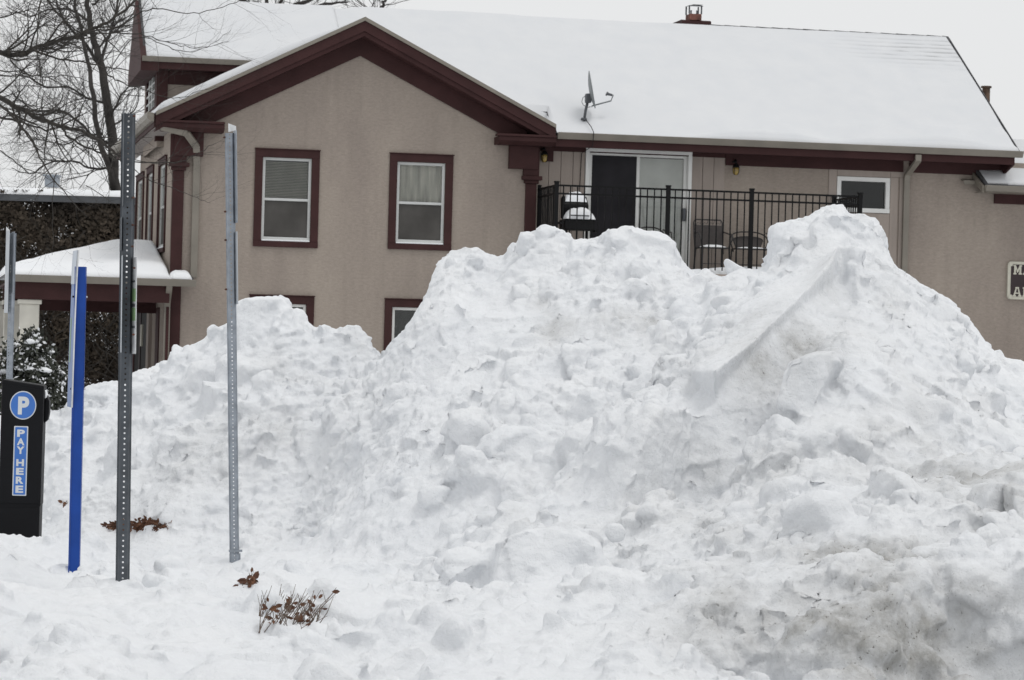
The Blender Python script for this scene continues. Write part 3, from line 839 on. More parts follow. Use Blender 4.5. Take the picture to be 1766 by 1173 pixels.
ctr = RV[RF].mean(1)
cx_, cy_ = ctr[:, 0], ctr[:, 1]
_, flab, fg = surf(cx_, cy_)
wob = 0.06*fbm(ctr*2.5, 2)
raised = (ctr[:, 2] - fg) > 0.16 + wob
flab = np.where(raised, flab, 0)
SNOW = [('snow_ground', 0, None), ('snow_bank', 1, ('low far snow bank behind the pay station and blue post', 'snow bank')),
        ('snow_pile', 2, ('left snow heap with a flat block on top, behind the perforated posts', 'snow pile')),
        ('snow_pile', 3, ('broad clean central snow heap below the balcony railing', 'snow pile')),
        ('snow_pile', 4, ('tallest, dirtier snow heap at right, below the small upper window', 'snow pile'))]
for nm, k, lb in SNOW:
    sel = RF[flab == k]
    us = np.zeros(len(RV), bool); us[sel.ravel()] = True
    rmp = np.cumsum(us)-1
    me = np_mesh(nm, RV[us], rmp[sel], M['snow'])
    a_ = me.attributes.new('dirt', 'FLOAT', 'POINT')
    if len(a_.data) == us.sum(): a_.data.foreach_set('value', DV[us].astype(np.float32))
    o = bpy.data.objects.new(nm, me); C.objects.link(o)
    if lb: tag(o, lb[0], lb[1], 'ploughed snow heaps')
    else: tag(o, kind='structure')

# the snowfield all around, out to the horizon (one sheet with a hole where the heap block stands)
def field():
    mb = MB()
    x0, x1, y0, y1 = -5.3, 5.3, 9.35, 25.6
    z = 0.10
    B = 600
    xn0, xn1 = -(0.185*9.35+1.40), (0.185*9.35+1.40); xf0, xf1 = -(0.185*25.6+1.40), (0.185*25.6+1.40)
    vs = [(-B,-60,z),(B,-60,z),(B,B,z),(-B,B,z),(xn0,y0,z),(xn1,y0,z),(xf1,y1,z),(xf0,y1,z)]
    mb.add(vs, [(0,1,5,4),(1,2,6,5),(2,3,7,6),(3,0,4,7)])
    o = mb.build('snow_field', M['snow']); tag(o, kind='structure')
field()

# ---- separate blocks of snow
def snow_block(name, poly, c, thick, yaw, label, seed, group='loose blocks of ploughed snow', dirt=0.0, tilt=0.0, rot=0.0, n=3, amp=0.03):
    """poly = outline (u, w) in metres across the face; extruded to a real block, rounded and roughened"""
    bm = bmesh.new()
    f = bm.faces.new([bm.verts.new((u, -thick/2, w)) for u, w in poly])
    r_ = bmesh.ops.extrude_face_region(bm, geom=[f])
    for v in [g_ for g_ in r_['geom'] if isinstance(g_, bmesh.types.BMVert)]:
        v.co.y += thick; v.co.x *= 0.92; v.co.z = v.co.z*0.94
    bmesh.ops.recalc_face_normals(bm, faces=bm.faces)
    bmesh.ops.triangulate(bm, faces=bm.faces)
    me0 = bpy.data.meshes.new('t'); bm.to_mesh(me0); bm.free()
    t = bpy.data.objects.new('t', me0); C.objects.link(t)
    r1 = t.modifiers.new('r', 'REMESH'); r1.mode = 'VOXEL'; r1.voxel_size = max(0.012, min(thick, 0.4)*0.07)
    dg = bpy.context.evaluated_depsgraph_get(); e_ = t.evaluated_get(dg); m_ = e_.to_mesh()
    V = np.empty(len(m_.vertices)*3, np.float32); m_.vertices.foreach_get('co', V); V = V.reshape(-1, 3).astype(float)
    Fq = np.empty(len(m_.polygons)*4, np.int32); m_.loops.foreach_get('vertex_index', Fq); Fq = Fq.reshape(-1, 4)
    Nn = np.empty(len(m_.vertices)*3, np.float32); m_.vertices.foreach_get('normal', Nn); Nn = Nn.reshape(-1, 3).astype(float)
    e_.to_mesh_clear(); bpy.data.objects.remove(t); bpy.data.meshes.remove(me0)
    V = laplace(V, Fq, 3, 0.5)
    V = V + Nn*(amp*2.2*(billow(V*4+seed, 4, .6)-0.22) + amp*1.6*fbm(V*3+seed*2, 2) + amp*0.35*vnoise(V*30+seed))[:, None]
    me = np_mesh(name, V, Fq, M['snow'])
    a_ = me.attributes.new('dirt', 'FLOAT', 'POINT')
    a_.data.foreach_set('value', np.clip(dirt*(0.7+1.6*fbm(V*4+seed, 3)), 0, 1).astype(np.float32))
    o = bpy.data.objects.new(name, me); C.objects.link(o)
    o.location = c; o.rotation_euler = (tilt, rot, yaw)
    return tag(o, label, 'snow block', group)

def px_poly(pts, c, Y):
    return [((at(px, py, Y) - Vector(c)).x, (at(px, py, Y) - Vector(c)).z) for px, py in pts]

def blk(pts, Y, thick, yaw, label, seed, **kw):
    cxp = sum(p[0] for p in pts)/len(pts); cyp = sum(p[1] for p in pts)/len(pts)
    c = at(cxp, cyp, Y)
    return snow_block('snow_block', px_poly(pts, c, Y), c, thick, yaw, label, seed, **kw)

blk([(1246,449),(1252,447),(1307,474),(1300,486),(1262,490),(1252,468)], 20.9, 0.20, 0.0, 'thin tilted snow slab poking up below the patio chairs', 2, amp=0.012)
blk([(1042,918),(1050,905),(1068,904),(1078,915),(1074,930),(1055,934)], 15.25, 0.11, 0.0, 'small round snowball beside the wide pale block', 8, amp=0.008)
blk([(1668,900),(1680,852),(1697,830),(1722,828),(1729,850),(1727,925),(1705,950),(1678,930)], 14.7, 0.20, 0.5, 'grimy upright snow slab near the right edge', 11, dirt=0.4, amp=0.014)
blk([(1450,905),(1470,868),(1484,872),(1490,925),(1470,950),(1448,945)], 14.4, 0.2, 0.3, 'pointed snow wedge between heap and dirty kerb bank', 13, dirt=0.2, amp=0.012)
blk([(500,1170),(515,1145),(545,1122),(580,1140),(625,1175),(600,1210),(510,1210)], 11.4, 0.4, 0.2, 'pointed snow block cut by the bottom edge, left of centre', 14, amp=0.02)

# ------------------------------------------------------------------ the house
house = empty('apartment_house', HM.copy(), 'tan stucco house with maroon trim under a snow covered roof', 'house')

def wall_cells(mb, x0, x1, z0, z1, holes, y=0.0, rev=0.14, thick=0.2):
    """front face with openings and their reveals, in the x-z plane at y"""
    xs = sorted({x0, x1, *[h[0] for h in holes], *[h[1] for h in holes]})
    zs = sorted({z0, z1, *[h[2] for h in holes], *[h[3] for h in holes]})
    xs = [x for x in xs if x0 <= x <= x1]; zs = [z for z in zs if z0 <= z <= z1]
    for a, b in zip(xs[:-1], xs[1:]):
        for c, d in zip(zs[:-1], zs[1:]):
            mx_, mz_ = (a+b)/2, (c+d)/2
            if any(h[0] < mx_ < h[1] and h[2] < mz_ < h[3] for h in holes): continue
            mb.add([(a,y,c),(b,y,c),(b,y,d),(a,y,d)], [(0,1,2,3)])
    for h in holes:
        a, b, c, d = h
        for p, q_ in (((a,c),(b,c)), ((b,c),(b,d)), ((b,d),(a,d)), ((a,d),(a,c))):
            mb.add([(p[0],y,p[1]),(q_[0],y,q_[1]),(q_[0],y+rev,q_[1]),(p[0],y+rev,p[1])], [(0,1,2,3)])

XL, XR, XA = -5.80, 0.37, -2.72
# windows of the gable wall: trim rectangle from the photograph
def rect(pts, d=0.0):
    a = [hp(px, py, d) for px, py in pts]
    return min(p[0] for p in a), max(p[0] for p in a), min(p[1] for p in a), max(p[1] for p in a)
W_UL = (-4.43, -3.35, 3.09, 4.71)
W_UR = (-2.17, -1.09, 3.12, 4.72)
W_LL = (-4.46, -3.38, 0.66, 2.28)
W_LR = (-2.19, -1.11, 0.66, 2.28)
def openg(w, t=0.13): return (w[0]+t, w[1]-t, w[2]+t*0.75, w[3]-t)

mb = MB()
wall_cells(mb, XL, XR, -0.3, 5.0, [openg(w) for w in (W_UL, W_UR, W_LL, W_LR)])
mb.add([(XL,0,5.0),(XR,0,5.0),(XA,0,6.62)], [(0,1,2)])
mb.add([(XR,0,-0.3),(XR,0.2,-0.3),(XR,0.2,5.0),(XR,0,5.0)], [(0,1,2,3)])
mb.build('wall', M['stucco'], house)
# rooms behind: dark box so that windows look into depth
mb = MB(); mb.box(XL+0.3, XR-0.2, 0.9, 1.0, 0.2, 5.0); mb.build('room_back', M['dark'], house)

def window(parent, w, kind, mat_trim='maroon', trim=0.13, loc=None, rotz=0.0):
    """window mesh = moulded trim; sub-parts: frame, sash, pane, blind. Local plane x-z, outside towards -y"""
    x0, x1, z0, z1 = w
    W, H = x1-x0, z1-z0
    t = MB()
    pr = 0.03
    t.box(0, W, -pr, 0.012, H-trim, H); t.box(0, trim, -pr, 0.012, trim*0.75, H-trim); t.box(W-trim, W, -pr, 0.012, trim*0.75, H-trim)
    t.box(0, W, -pr-0.012, 0.012, 0, trim*0.75)
    t.box(-0.012, W+0.012, -pr-0.02, -0.0, H+0.001, H+0.016)
    tr = t.build('window', M[mat_trim], parent, bevel=0.004)
    if loc is None: loc = (x0, 0, z0)
    tr.location = loc; tr.rotation_euler = (0, 0, rotz)
    a, b, c, d = trim+0.003, W-trim-0.003, trim*0.75+0.003, H-trim-0.003
    fw = 0.045
    f = MB(); f.box(a, b, 0.02, 0.09, d-fw, d); f.box(a, b, 0.005, 0.09, c, c+fw*1.5); f.box(a, a+fw, 0.02, 0.09, c+fw*1.5, d-fw); f.box(b-fw, b, 0.02, 0.09, c+fw*1.5, d-fw)
    fm = M['white'] if kind in ('white', 'whiteblind') else M['sash']
    f.build('window_frame', fm, tr, bevel=0.003)
    mid = (c+d)/2 + 0.0
    sn = MB(); sn.box(a+0.004, b-0.004, -0.025, 0.018, c-0.002, c+0.022); sn.build('sill_snow', M['white_snow'], tr, bevel=0.006)
    s = MB(); s.box(a+fw, b-fw, 0.03, 0.075, mid-0.02, mid+0.022)
    s.build('meeting_rail', fm, tr)
    def pane(za, zb, y, mat='glass'):
        p = MB(); p.box(a+fw, b-fw, y, y+0.005, za, zb); p.build('pane', M[mat], tr)
    pane(mid+0.024, d-fw-0.002, 0.05)
    pane(c+fw*1.5+0.002, mid-0.022, 0.062, 'glass')
    if kind in ('blind', 'screen', 'curtain'):
        k = MB(); k.box(a+fw+0.002, b-fw-0.002, 0.045, 0.048, c+fw*1.5+0.004, mid-0.024); k.build('insect_screen', M['screen'], tr)
    if kind in ('blind', 'whiteblind'):
        zz = d-fw-0.02; n_ = int((zz-(mid-0.3))/0.026)
        k = MB()
        for i in range(n_):
            z_ = zz - i*0.026
            k.add([(a+fw+.004,0.095,z_),(b-fw-.004,0.095,z_),(b-fw-.004,0.112,z_-0.017),(a+fw+.004,0.112,z_-0.017)], [(0,1,2,3)])
        o_ = k.build('blind', M['blind'] if kind != 'whiteblind' else M['vane'], tr)
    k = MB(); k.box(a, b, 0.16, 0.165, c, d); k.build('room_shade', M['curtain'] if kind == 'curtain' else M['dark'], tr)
    return tr
window(house, W_UL, 'blind'); window(house, W_UR, 'curtain'); window(house, W_LL, 'whiteblind'); window(house, W_LR, 'white')

# side wall of the gable wing (faces left) with three tall windows
mb = MB()
SY1 = 7.6
tmp_h = []
def SPy(px): return sp(px, 400, XL)[0]
for a_, b_ in ((285.5, 272.5), (263.5, 252.5), (247, 234.5)):
    y0, y1 = SPy(a_), SPy(b_)
    tmp_h.append((y0, y1, 2.98, 4.60))
sw = MB()
wall_cells(sw, 0.0, SY1, -0.3, 5.0, [(h[0]+.1, h[1]-.1, h[2]+.08, h[3]-.1) for h in tmp_h])
side = MB(); side.v = [(XL + v[1], v[0], v[2]) for v in sw.v]; side.f = sw.f
side.build('side_wall', M['stucco'], house)
for h in tmp_h:
    window(house, h, 'curtain', loc=(XL, h[1], h[2]), rotz=-math.pi/2, trim=0.10)

# corner pilasters with capitals (part: pilaster)
def pilaster(xa, xb, y=-0.05, zt=4.92):
    p = MB()
    p.box(xa, xb, y, 0.0-0.001, -0.2, zt-0.62)
    p.box(xa-0.03, xb+0.03, y-0.03, -0.001, zt-0.64+0.022, zt-0.56)
    p.box(xa-0.07, xb+0.08, y-0.07, -0.001, zt-0.56, zt-0.49)
    p.box(xa-0.05, xb+0.03, y-0.04, -0.001, zt-0.49, zt-0.02)
    return p
pilaster(0.155, 0.345).build('pilaster', M['maroon'], house, bevel=0.008)
pilaster(-5.79, -5.60).build('pilaster', M['maroon'], house, bevel=0.008)
# cornice returns
for xa, xb, xc, xd in ((-0.40, 0.58, -0.15, 0.345), (-6.02, -4.99, -5.78, -5.30)):
    p = MB()
    p.prism([(-0.44, 5.06), (-0.44, 4.99), (-0.30, 4.93), (-0.001, 4.93), (-0.001, 5.06)], 'x', xa, xb)
    p.box(xa-0.04, xb+0.0, -0.47, -0.30, 5.062, 5.10)
    p.box(xc, xd, -0.12, -0.001, 4.54, 4.928)
    p.build('cornice_return', M['maroon'], house, bevel=0.006)

# gable roof of the wing: deck, snow, rake boards
GZ, GL, GR, GS = 6.93, -6.12, 0.56, 0.502
def gz(x): return GZ - abs(x-XA)*GS
GY0 = -0.45
def rake(y0, y1, off0, off1, name, mat, xl=GL, xr=GR):
    p = MB()
    p.prism([(xl, gz(xl)-off0), (XA, GZ-off0), (xr, gz(xr)-off0), (xr, gz(xr)-off1), (XA, GZ-off1), (xl, gz(xl)-off1)], 'y', y0, y1)
    return p.build(name, M[mat], house)
rake(GY0-0.02, 2.5, 0.0, 0.055, 'roof_deck', 'shingle')
rake(GY0-0.045, GY0-0.022, -0.005, 0.060, 'drip_edge', 'gutter')
rake(GY0-0.012, GY0+0.03, 0.062, 0.23, 'rake_board', 'maroon')
rake(GY0+0.02, GY0+0.10, 0.232, 0.31, 'rake_moulding', 'maroon')
rake(GY0+0.102, -0.045, 0.27, 0.31, 'soffit', 'maroon')
rake(-0.05, -0.002, 0.312, 0.60, 'frieze_board', 'maroon', xl=-5.62, xr=0.15)

# main roof (front slope with a lower eave on the right, a higher one on the left; back slope)
RX0, RX1 = -6.2, 8.82
RY = 3.40; RZ = roof_z(RY)
mb = MB()
LEY = 1.50
T = 0.07
def slab(mb, x0, x1, ya, yb, up=0.0, th=T):
    mb.add([(x0,ya,roof_z(ya)+up),(x1,ya,roof_z(ya)+up),(x1,yb,roof_z(yb)+up),(x0,yb,roof_z(yb)+up),
            (x0,ya,roof_z(ya)+up-th),(x1,ya,roof_z(ya)+up-th),(x1,yb,roof_z(yb)+up-th),(x0,yb,roof_z(yb)+up-th)],
           [(0,1,2,3),(7,6,5,4),(0,4,5,1),(1,5,6,2),(2,6,7,3),(3,7,4,0)])
slab(mb, 0.56, RX1, EAVE_Y, RY)
slab(mb, XA, 0.56, 0.30, RY)
slab(mb, RX0, XA, LEY, RY)
for xa_, xb_, yb_ in ((RX0, XA, 5.25), (XA, RX1, 7.15)):
    mb.add([(xa_,RY,RZ-.001),(xb_,RY,RZ-.001),(xb_,yb_,RZ-PITCH*(yb_-RY)),(xa_,yb_,RZ-PITCH*(yb_-RY)),(xa_,RY,RZ-T),(xb_,RY,RZ-T),(xb_,yb_,RZ-PITCH*(yb_-RY)-T),(xa_,yb_,RZ-PITCH*(yb_-RY)-T)],
           [(0,1,2,3),(7,6,5,4),(0,4,5,1),(1,5,6,2),(2,6,7,3),(3,7,4,0)])
mb.build('roof', M['shingle'], house)
mb = MB()
xx = 4.2
while xx < RX1-0.05:
    w_ = 0.30
    x2 = min(xx+w_, RX1)
    hh = rng.uniform(0.008, 0.016)
    mb.add([(xx,RY-0.16,RZ-0.07+hh),(x2,RY-0.16,RZ-0.07+hh*.4),(x2,RY,RZ+0.045),(xx,RY,RZ+0.055),(x2,RY+0.16,RZ-0.06),(xx,RY+0.16,RZ-0.05)], [(0,1,2,3),(3,2,4,5)])
    mb.add([(xx,RY-0.16,RZ-0.07+hh),(x2,RY-0.16,RZ-0.07+hh*.4),(x2,RY-0.16,RZ-0.11),(xx,RY-0.16,RZ-0.11)], [(0,3,2,1)])
    xx += w_
mb.build('ridge_cap', M['shingle'], house)

def snow_sheet(name, x0, x1, y0, y1, thick, fz, parent, mat='roof_snow', nx=90, ny=40, seed=0, holes=None):
    """a blanket of snow on a surface z = fz(x, y): top grid and closed skirt"""
    xs = np.linspace(x0, x1, nx+1); ys = np.linspace(y0, y1, ny+1)
    Xg_, Yg_ = np.meshgrid(xs, ys, indexing='ij')
    Pn = np.stack([Xg_.ravel(), Yg_.ravel(), np.full(Xg_.size, seed*1.7)], 1)
    th = thick(Xg_.ravel(), Yg_.ravel())*(1 + 0.34*fbm(Pn*0.8, 4)) + 0.005*fbm(Pn*5, 3)
    e_ = np.minimum(np.minimum(Xg_-x0, x1-Xg_), np.minimum(Yg_-y0, y1-Yg_)).ravel()
    th = th*np.sqrt(np.clip(e_/0.09, 0, 1))
    base = np.array([fz(a, b) for a, b in zip(Xg_.ravel(), Yg_.ravel())])
    V = np.concatenate([np.stack([Xg_.ravel(), Yg_.ravel(), base+th+0.004], 1), np.stack([Xg_.ravel(), Yg_.ravel(), base-0.002], 1)])
    n_ = (nx+1)*(ny+1); ii = np.arange(n_).reshape(nx+1, ny+1)
    q_ = np.stack([ii[:-1,:-1], ii[1:,:-1], ii[1:,1:], ii[:-1,1:]], -1).reshape(-1, 4)
    Fs = [q_, q_[:, ::-1]+n_]
    for ln in (ii[:, 0][::-1], ii[-1, :][::-1], ii[:, -1], ii[0, :]):
        a, b = ln[:-1], ln[1:]; Fs.append(np.stack([a, a+n_, b+n_, b], 1))
    me = np_mesh(name, V, np.concatenate(Fs), M[mat])
    o = bpy.data.objects.new(name, me); C.objects.link(o); o.parent = parent
    return o
def th_right(x, y):
    t = 0.05 + 0.055*sstep(-0.3, 0.8, y)*(1-0.75*sstep(2.4, 3.3, y))
    lump = sstep(2.6, 4.2, x)*(1-sstep(-0.45, 0.40, y))*(0.13+0.055*np.sin(x*1.9+0.6)+0.02*np.sin(x*4.3))
    lump2 = sstep(4.6, 6.5, x)*np.exp(-((y-0.05)/0.18)**2)*0.04
    return t + lump + lump2
def th_main(x, y):
    g_ = sstep(0.3, 0.9, x)
    rk = sstep(GY0+0.12, GY0+0.5, y)
    return th_right(x, y)*g_ + (1-g_)*(0.004+0.085*rk*sstep(0.0, 0.5, x-XA))
def main_f(x, y):
    a_ = roof_z(min(max(y, EAVE_Y), RY)) if (x > 0.555 or y > 0.3) else -9
    b_ = gz(x) if x < 0.56 else -9
    return max(a_, b_, 5.15)
snow_sheet('roof_snow', XA, RX1-0.02, EAVE_Y-0.11, RY+0.02, th_main, main_f, house, nx=300, ny=110, seed=1)
snow_sheet('roof_snow', RX0+0.04, XA+0.0, LEY-0.05, RY-0.01, lambda x, y: 0.10+0*x, lambda x, y: max(roof_z(max(y, LEY)), gz(x)), house, nx=60, ny=30, seed=2)
# snow on both slopes of the gable wing
def gz_s(x, y): return gz(x)
snow_sheet('roof_snow', GL+0.02, XA-0.0, GY0+0.02, 2.4, lambda x, y: 0.12*sstep(0, 1.6, XA-x+0.1)+0.005, gz_s, house, nx=60, ny=36, seed=3)

# right hand wall: stucco, board section, windows, door
YW = 0.20
SL = (1.23, 3.10, 2.93, 4.965)
RW = (5.71, 6.67, 4.03, 4.645)
mb = MB()
wall_cells(mb, 3.69, 13.0, -0.3, 5.0, [RW], y=YW)
wall_cells(mb, 0.372, 3.69, -0.3, 2.92, [], y=YW)
mb.build('wall', M['stucco'], house)
mb = MB(); mb.box(0.372, 3.69, YW+0.10, YW+0.14, 2.92, SL[2]+0.005); mb.box(0.372, SL[0], YW+0.02, YW+0.05, 2.92, 5.0); mb.box(SL[1], 3.69, YW+0.02, YW+0.05, 2.92, 5.0)
mb.build('board_backing', M['dark'], house)
def boards(x0, x1, n_):
    w_ = (x1-x0)/n_
    base = None
    for i in range(n_):
        p = MB(); p.box(x0+i*w_+0.004, x0+(i+1)*w_-0.004, YW-0.012+rng.uniform(-.002, .002), YW+0.019, 2.95, 4.99)
        p.build('board', M['siding'], house, bevel=0.003)
boards(0.385, SL[0]-0.003, 4); boards(SL[1]+0.003, 3.6935, 3)
# trim boards by the small window and vertical strip
for x0, x1, z0, z1 in ((5.56, 5.705, 2.0, 4.78), (6.68, 6.82, 2.0, 4.66), (6.68, 7.02, 4.665, 4.79), (5.71, 6.675, 4.652, 4.79), (5.71, 6.675, 3.0, 4.022), (6.85, 7.02, 2.0, 4.66)):
    p = MB(); p.box(x0, x1, YW-0.022, YW-0.001, z0, z1); p.build('trim_board', M['siding'], house, bevel=0.003)

# glazed sliding door
d = MB()
W_, H_ = SL[1]-SL[0], SL[3]-SL[2]
fr = 0.065
d.box(0, W_, -0.05, 0.10, H_-fr, H_); d.box(0, fr, -0.05, 0.10, 0, H_-fr); d.box(W_-fr, W_, -0.05, 0.10, 0, H_-fr); d.box(fr, W_-fr, -0.03, 0.10, 0, 0.03)
door = d.build('sliding_door', M['white'], house, bevel=0.004); door.location = (SL[0], YW, SL[2])
mid_ = W_*0.50
d = MB(); 
for a_, b_, y_ in ((fr+0.002, mid_+0.02, 0.0), (mid_-0.02, W_-fr-0.002, 0.045)):
    e = MB(); s_ = 0.055
    e.box(a_, b_, y_, y_+0.04, H_-fr-s_-0.002, H_-fr-0.002); e.box(a_, b_, y_, y_+0.04, 0.032, 0.032+s_)
    e.box(a_, a_+s_, y_, y_+0.04, 0.033+s_, H_-fr-s_-0.003); e.box(b_-s_, b_, y_, y_+0.04, 0.033+s_, H_-fr-s_-0.003)
    e.build('sash', M['white'], door, bevel=0.003)
    g = MB(); g.box(a_+s_, b_-s_, y_+0.015, y_+0.02, 0.033+s_, H_-fr-s_-0.003); g.build('pane', M['glass' if y_ > 0.01 else 'glass_dark'], door)
g = MB(); g.box(fr+0.06, mid_-0.035, -0.012, -0.008, 0.09, H_-fr-0.06); g.build('insect_screen', M['screen2'], door)
g = MB()
nv_ = 10
for i in range(nv_):
    x_ = mid_+0.04+i*(W_-fr-0.06-mid_-0.04)/nv_
    v = MB(); v.add([(x_,0.095,0.06),(x_+0.092,0.108,0.06),(x_+0.092,0.108,H_-fr-0.07),(x_,0.095,H_-fr-0.07)], [(0,1,2,3)])
    v.build('blind_vane', M['vane'], door)
g = MB(); g.box(W_-fr-0.07, W_-fr-0.02, -0.035, 0.044, 0.84, 1.06); g.build('door_handle', M['dishdark'], door, bevel=0.008)
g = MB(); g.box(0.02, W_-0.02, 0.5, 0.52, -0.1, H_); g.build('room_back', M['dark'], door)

# small window over the heap
d = MB(); W_, H_ = RW[1]-RW[0], RW[3]-RW[2]; fr = 0.075
d.box(0, W_, -0.03, 0.10, H_-fr, H_); d.box(0, W_, -0.045, 0.10, 0, fr); d.box(0, fr, -0.03, 0.10, fr, H_-fr); d.box(W_-fr, W_, -0.03, 0.10, fr, H_-fr)
rw = d.build('window', M['white'], house, bevel=0.004); rw.location = (RW[0], YW, RW[2])
g = MB(); g.box(fr, W_-fr, 0.03, 0.035, fr, H_-fr); g.build('pane', M['glass_dark'], rw)
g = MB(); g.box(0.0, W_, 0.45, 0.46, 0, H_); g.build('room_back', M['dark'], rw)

# eave on the right: gutter, fascia, soffit, frieze
def gutter_run(name, x0, x1, y, z, parent, s=1.0):
    p = MB()
    p.prism([(y, z-0.095*s), (y-0.055*s, z-0.095*s), (y-0.085*s, z-0.045*s), (y-0.105*s, z-0.01*s), (y-0.105*s, z), (y-0.093*s, z), (y-0.093*s, z-0.012*s), (y-0.05*s, z-0.082*s), (y-0.012*s, z-0.082*s), (y-0.012*s, z), (y, z)], 'x', x0, x1)
    return p.build(name, M['gutter'], parent)
gutter_run('gutter', 0.60, 8.86, EAVE_Y-0.026, EAVE_Z+0.01, house, 1.15)
mb = MB(); mb.box(0.585, 8.70, EAVE_Y-0.024, EAVE_Y+0.0, 4.925, 5.12); mb.build('fascia_board', M['maroon'], house)
mb = MB(); mb.box(0.585, 8.70, EAVE_Y+0.001, YW-0.002, 4.955, 4.985); mb.build('soffit', M['maroon'], house)
fz = hp(1400, 291, YW)[1]
mb = MB(); mb.box(0.375, 3.70, YW-0.03, YW-0.014, 4.88, 4.953); mb.box(3.70, 6.90, YW-0.045, YW-0.001, fz, 4.953); mb.box(7.02, 8.72, YW-0.045, YW-0.001, fz, 4.953); mb.box(0.46, 0.66, YW-0.06, YW-0.031, 4.70, 4.953)
mb.build('frieze_board', M['maroon'], house)
mb = MB(); mb.prism([(YW-0.045, fz), (EAVE_Y-0.02, 4.925), (EAVE_Y-0.02, 5.10), (YW-0.045, 5.10)], 'x', 8.70, 8.74); mb.build('eave_end', M['maroon'], house)
# right rake of the main roof and gable wall behind it
mb = MB(); mb.add([(8.72,YW,-0.3),(8.72,7.0,-0.3),(8.72,7.0,5.0),(8.72,RY,RZ-0.1),(8.72,YW,5.4)], [(0,1,2,3,4)]); mb.build('side_wall', M['stucco'], house)
mb = MB()
for ya, yb2 in ((EAVE_Y, RY),):
    mb.add([(RX1,ya,roof_z(ya)+.02),(RX1+.02,ya,roof_z(ya)+.02),(RX1+.02,yb2,RZ+.02),(RX1,yb2,RZ+.02),(RX1,ya,roof_z(ya)-.09),(RX1+.02,ya,roof_z(ya)-.09),(RX1+.02,yb2,RZ-.09),(RX1,yb2,RZ-.09)],
           [(0,1,2,3),(7,6,5,4),(0,4,5,1),(1,5,6,2),(2,6,7,3),(3,7,4,0)])
mb.build('rake_board', M['shingle'], house)

# downspouts: right one, left corner one
def downspout(pts, w=0.085, dpt=0.06):
    p = MB()
    P = [Vector(a) for a in pts]
    for a, b in zip(P[:-1], P[1:]):
        n_ = 2
        dv = (b-a).normalized(); sx_ = Vector((1, 0, 0)); sx_ = (sx_-dv*sx_.dot(dv)).normalized() if abs(dv.x) < 0.95 else Vector((0, 0, 1)); sy_ = dv.cross(sx_)
        vs = []
        for c in (a-dv*0.01, b+dv*0.01):
            for i, j in ((-1,-1),(1,-1),(1,1),(-1,1)): vs.append(c+sx_*w/2*i+sy_*dpt/2*j)
        p.add([v[:] for v in vs], [(0,1,2,3),(7,6,5,4),(0,4,5,1),(1,5,6,2),(2,6,7,3),(3,7,4,0)])
    return p.build('downspout', M['gutter'], house, bevel=0.008)
downspout([(6.96, EAVE_Y-0.08, 5.02), (6.96, EAVE_Y-0.08, 4.93), (6.96, YW-0.10, 4.72), (6.96, YW-0.06, 4.62), (6.96, YW-0.06, -0.1)], 0.105)
downspout([(-6.03, -0.40, 4.98), (-5.60, -0.30, 4.90), (-5.42, -0.12, 4.70), (-5.40, -0.045, 4.45), (-5.40, -0.045, 2.55)], 0.115)

# left eave of the wing going back: gutter, fascia, pale soffit, strip of roof
mb = MB(); mb.prism([(GL-0.03, 5.20), (GL-0.14, 5.22), (GL-0.14, 5.12), (GL-0.09, 5.06), (GL-0.03, 5.06)], 'y', GY0, 9.4); mb.build('gutter', M['gutter'], house)
mb = MB(); mb.box(GL-0.028, GL, GY0+0.03, 9.4, 4.98, 5.19); mb.build('fascia_board', M['maroon'], house)
mb = MB(); mb.box(GL+0.002, XL-0.002, GY0+0.11, 9.4, 4.985, 5.01); mb.build('soffit', M['soffit'], house)
mb = MB(); mb.prism([(GL, gz(GL)-0.001), (-5.4, gz(-5.4)-0.001), (-5.4, gz(-5.4)-0.05), (GL, gz(GL)-0.05)], 'y', 2.501, 9.4); mb.build('roof', M['shingle'], house)
snow_sheet('roof_snow', GL+0.02, -5.5, 2.4, 9.3, lambda x, y: 0.10+0*x, gz_s, house, nx=10, ny=60, seed=6)

# raised left part of the main body with its gable end
BX = -5.92
mb = MB()
mb.box(BX, 0.3, 1.95, 2.0, 4.8, roof_z(1.95)-T-0.01)
mb.build('upper_wall', M['stucco'], house)
ew = sp(272, 190, BX-0.0)
mb = MB(); mb.add([(BX,2.0,4.8),(BX,5.2,4.8),(BX,5.2,6.05),(BX,2.0,6.05)], [(3,2,1,0)]); mb.build('upper_side_wall', M['stucco'], house)
p = MB(); p.box(BX-0.03, BX+0.16, 1.90, 1.948, 4.9, 6.18); p.box(BX-0.03, BX-0.001, 1.948, 2.10, 4.9, 6.05); p.build('corner_board', M['maroon'], house)
yw0, yw1 = sp(271, 160, BX)[0], sp(254, 160, BX)[0]
wz0, wz1 = sp(262, 200, BX)[1], sp(262, 127, BX)[1]
f = MB(); f.box(0, yw1-yw0, -0.03, -0.002, 0, 0.1); f.box(0, yw1-yw0, -0.03, -0.002, wz1-wz0-0.1, wz1-wz0); f.box(0, 0.25, -0.03, -0.002, 0.1, wz1-wz0-0.1); f.box(yw1-yw0-0.25, yw1-yw0, -0.03, -0.002, 0.1, wz1-wz0-0.1)
fo = f.build('window', M['maroon'], house); fo.location = (BX, yw1, wz0); fo.rotation_euler = (0, 0, -math.pi/2)
g = MB(); g.box(0.25, yw1-yw0-0.25, -0.012, -0.004, 0.1, wz1-wz0-0.1); g.build('pane', M['glass_dark'], fo)
g = MB(); ww = yw1-yw0-0.5
for i in range(1, 3): g.box(0.25+ww*i/3-0.06, 0.25+ww*i/3+0.06, -0.032, -0.013, 0.1, wz1-wz0-0.1)
for i in range(1, 4): g.box(0.25, 0.25+ww, -0.030, -0.0135, 0.1+(wz1-wz0-.2)*i/4-.012, 0.1+(wz1-wz0-.2)*i/4+.012)
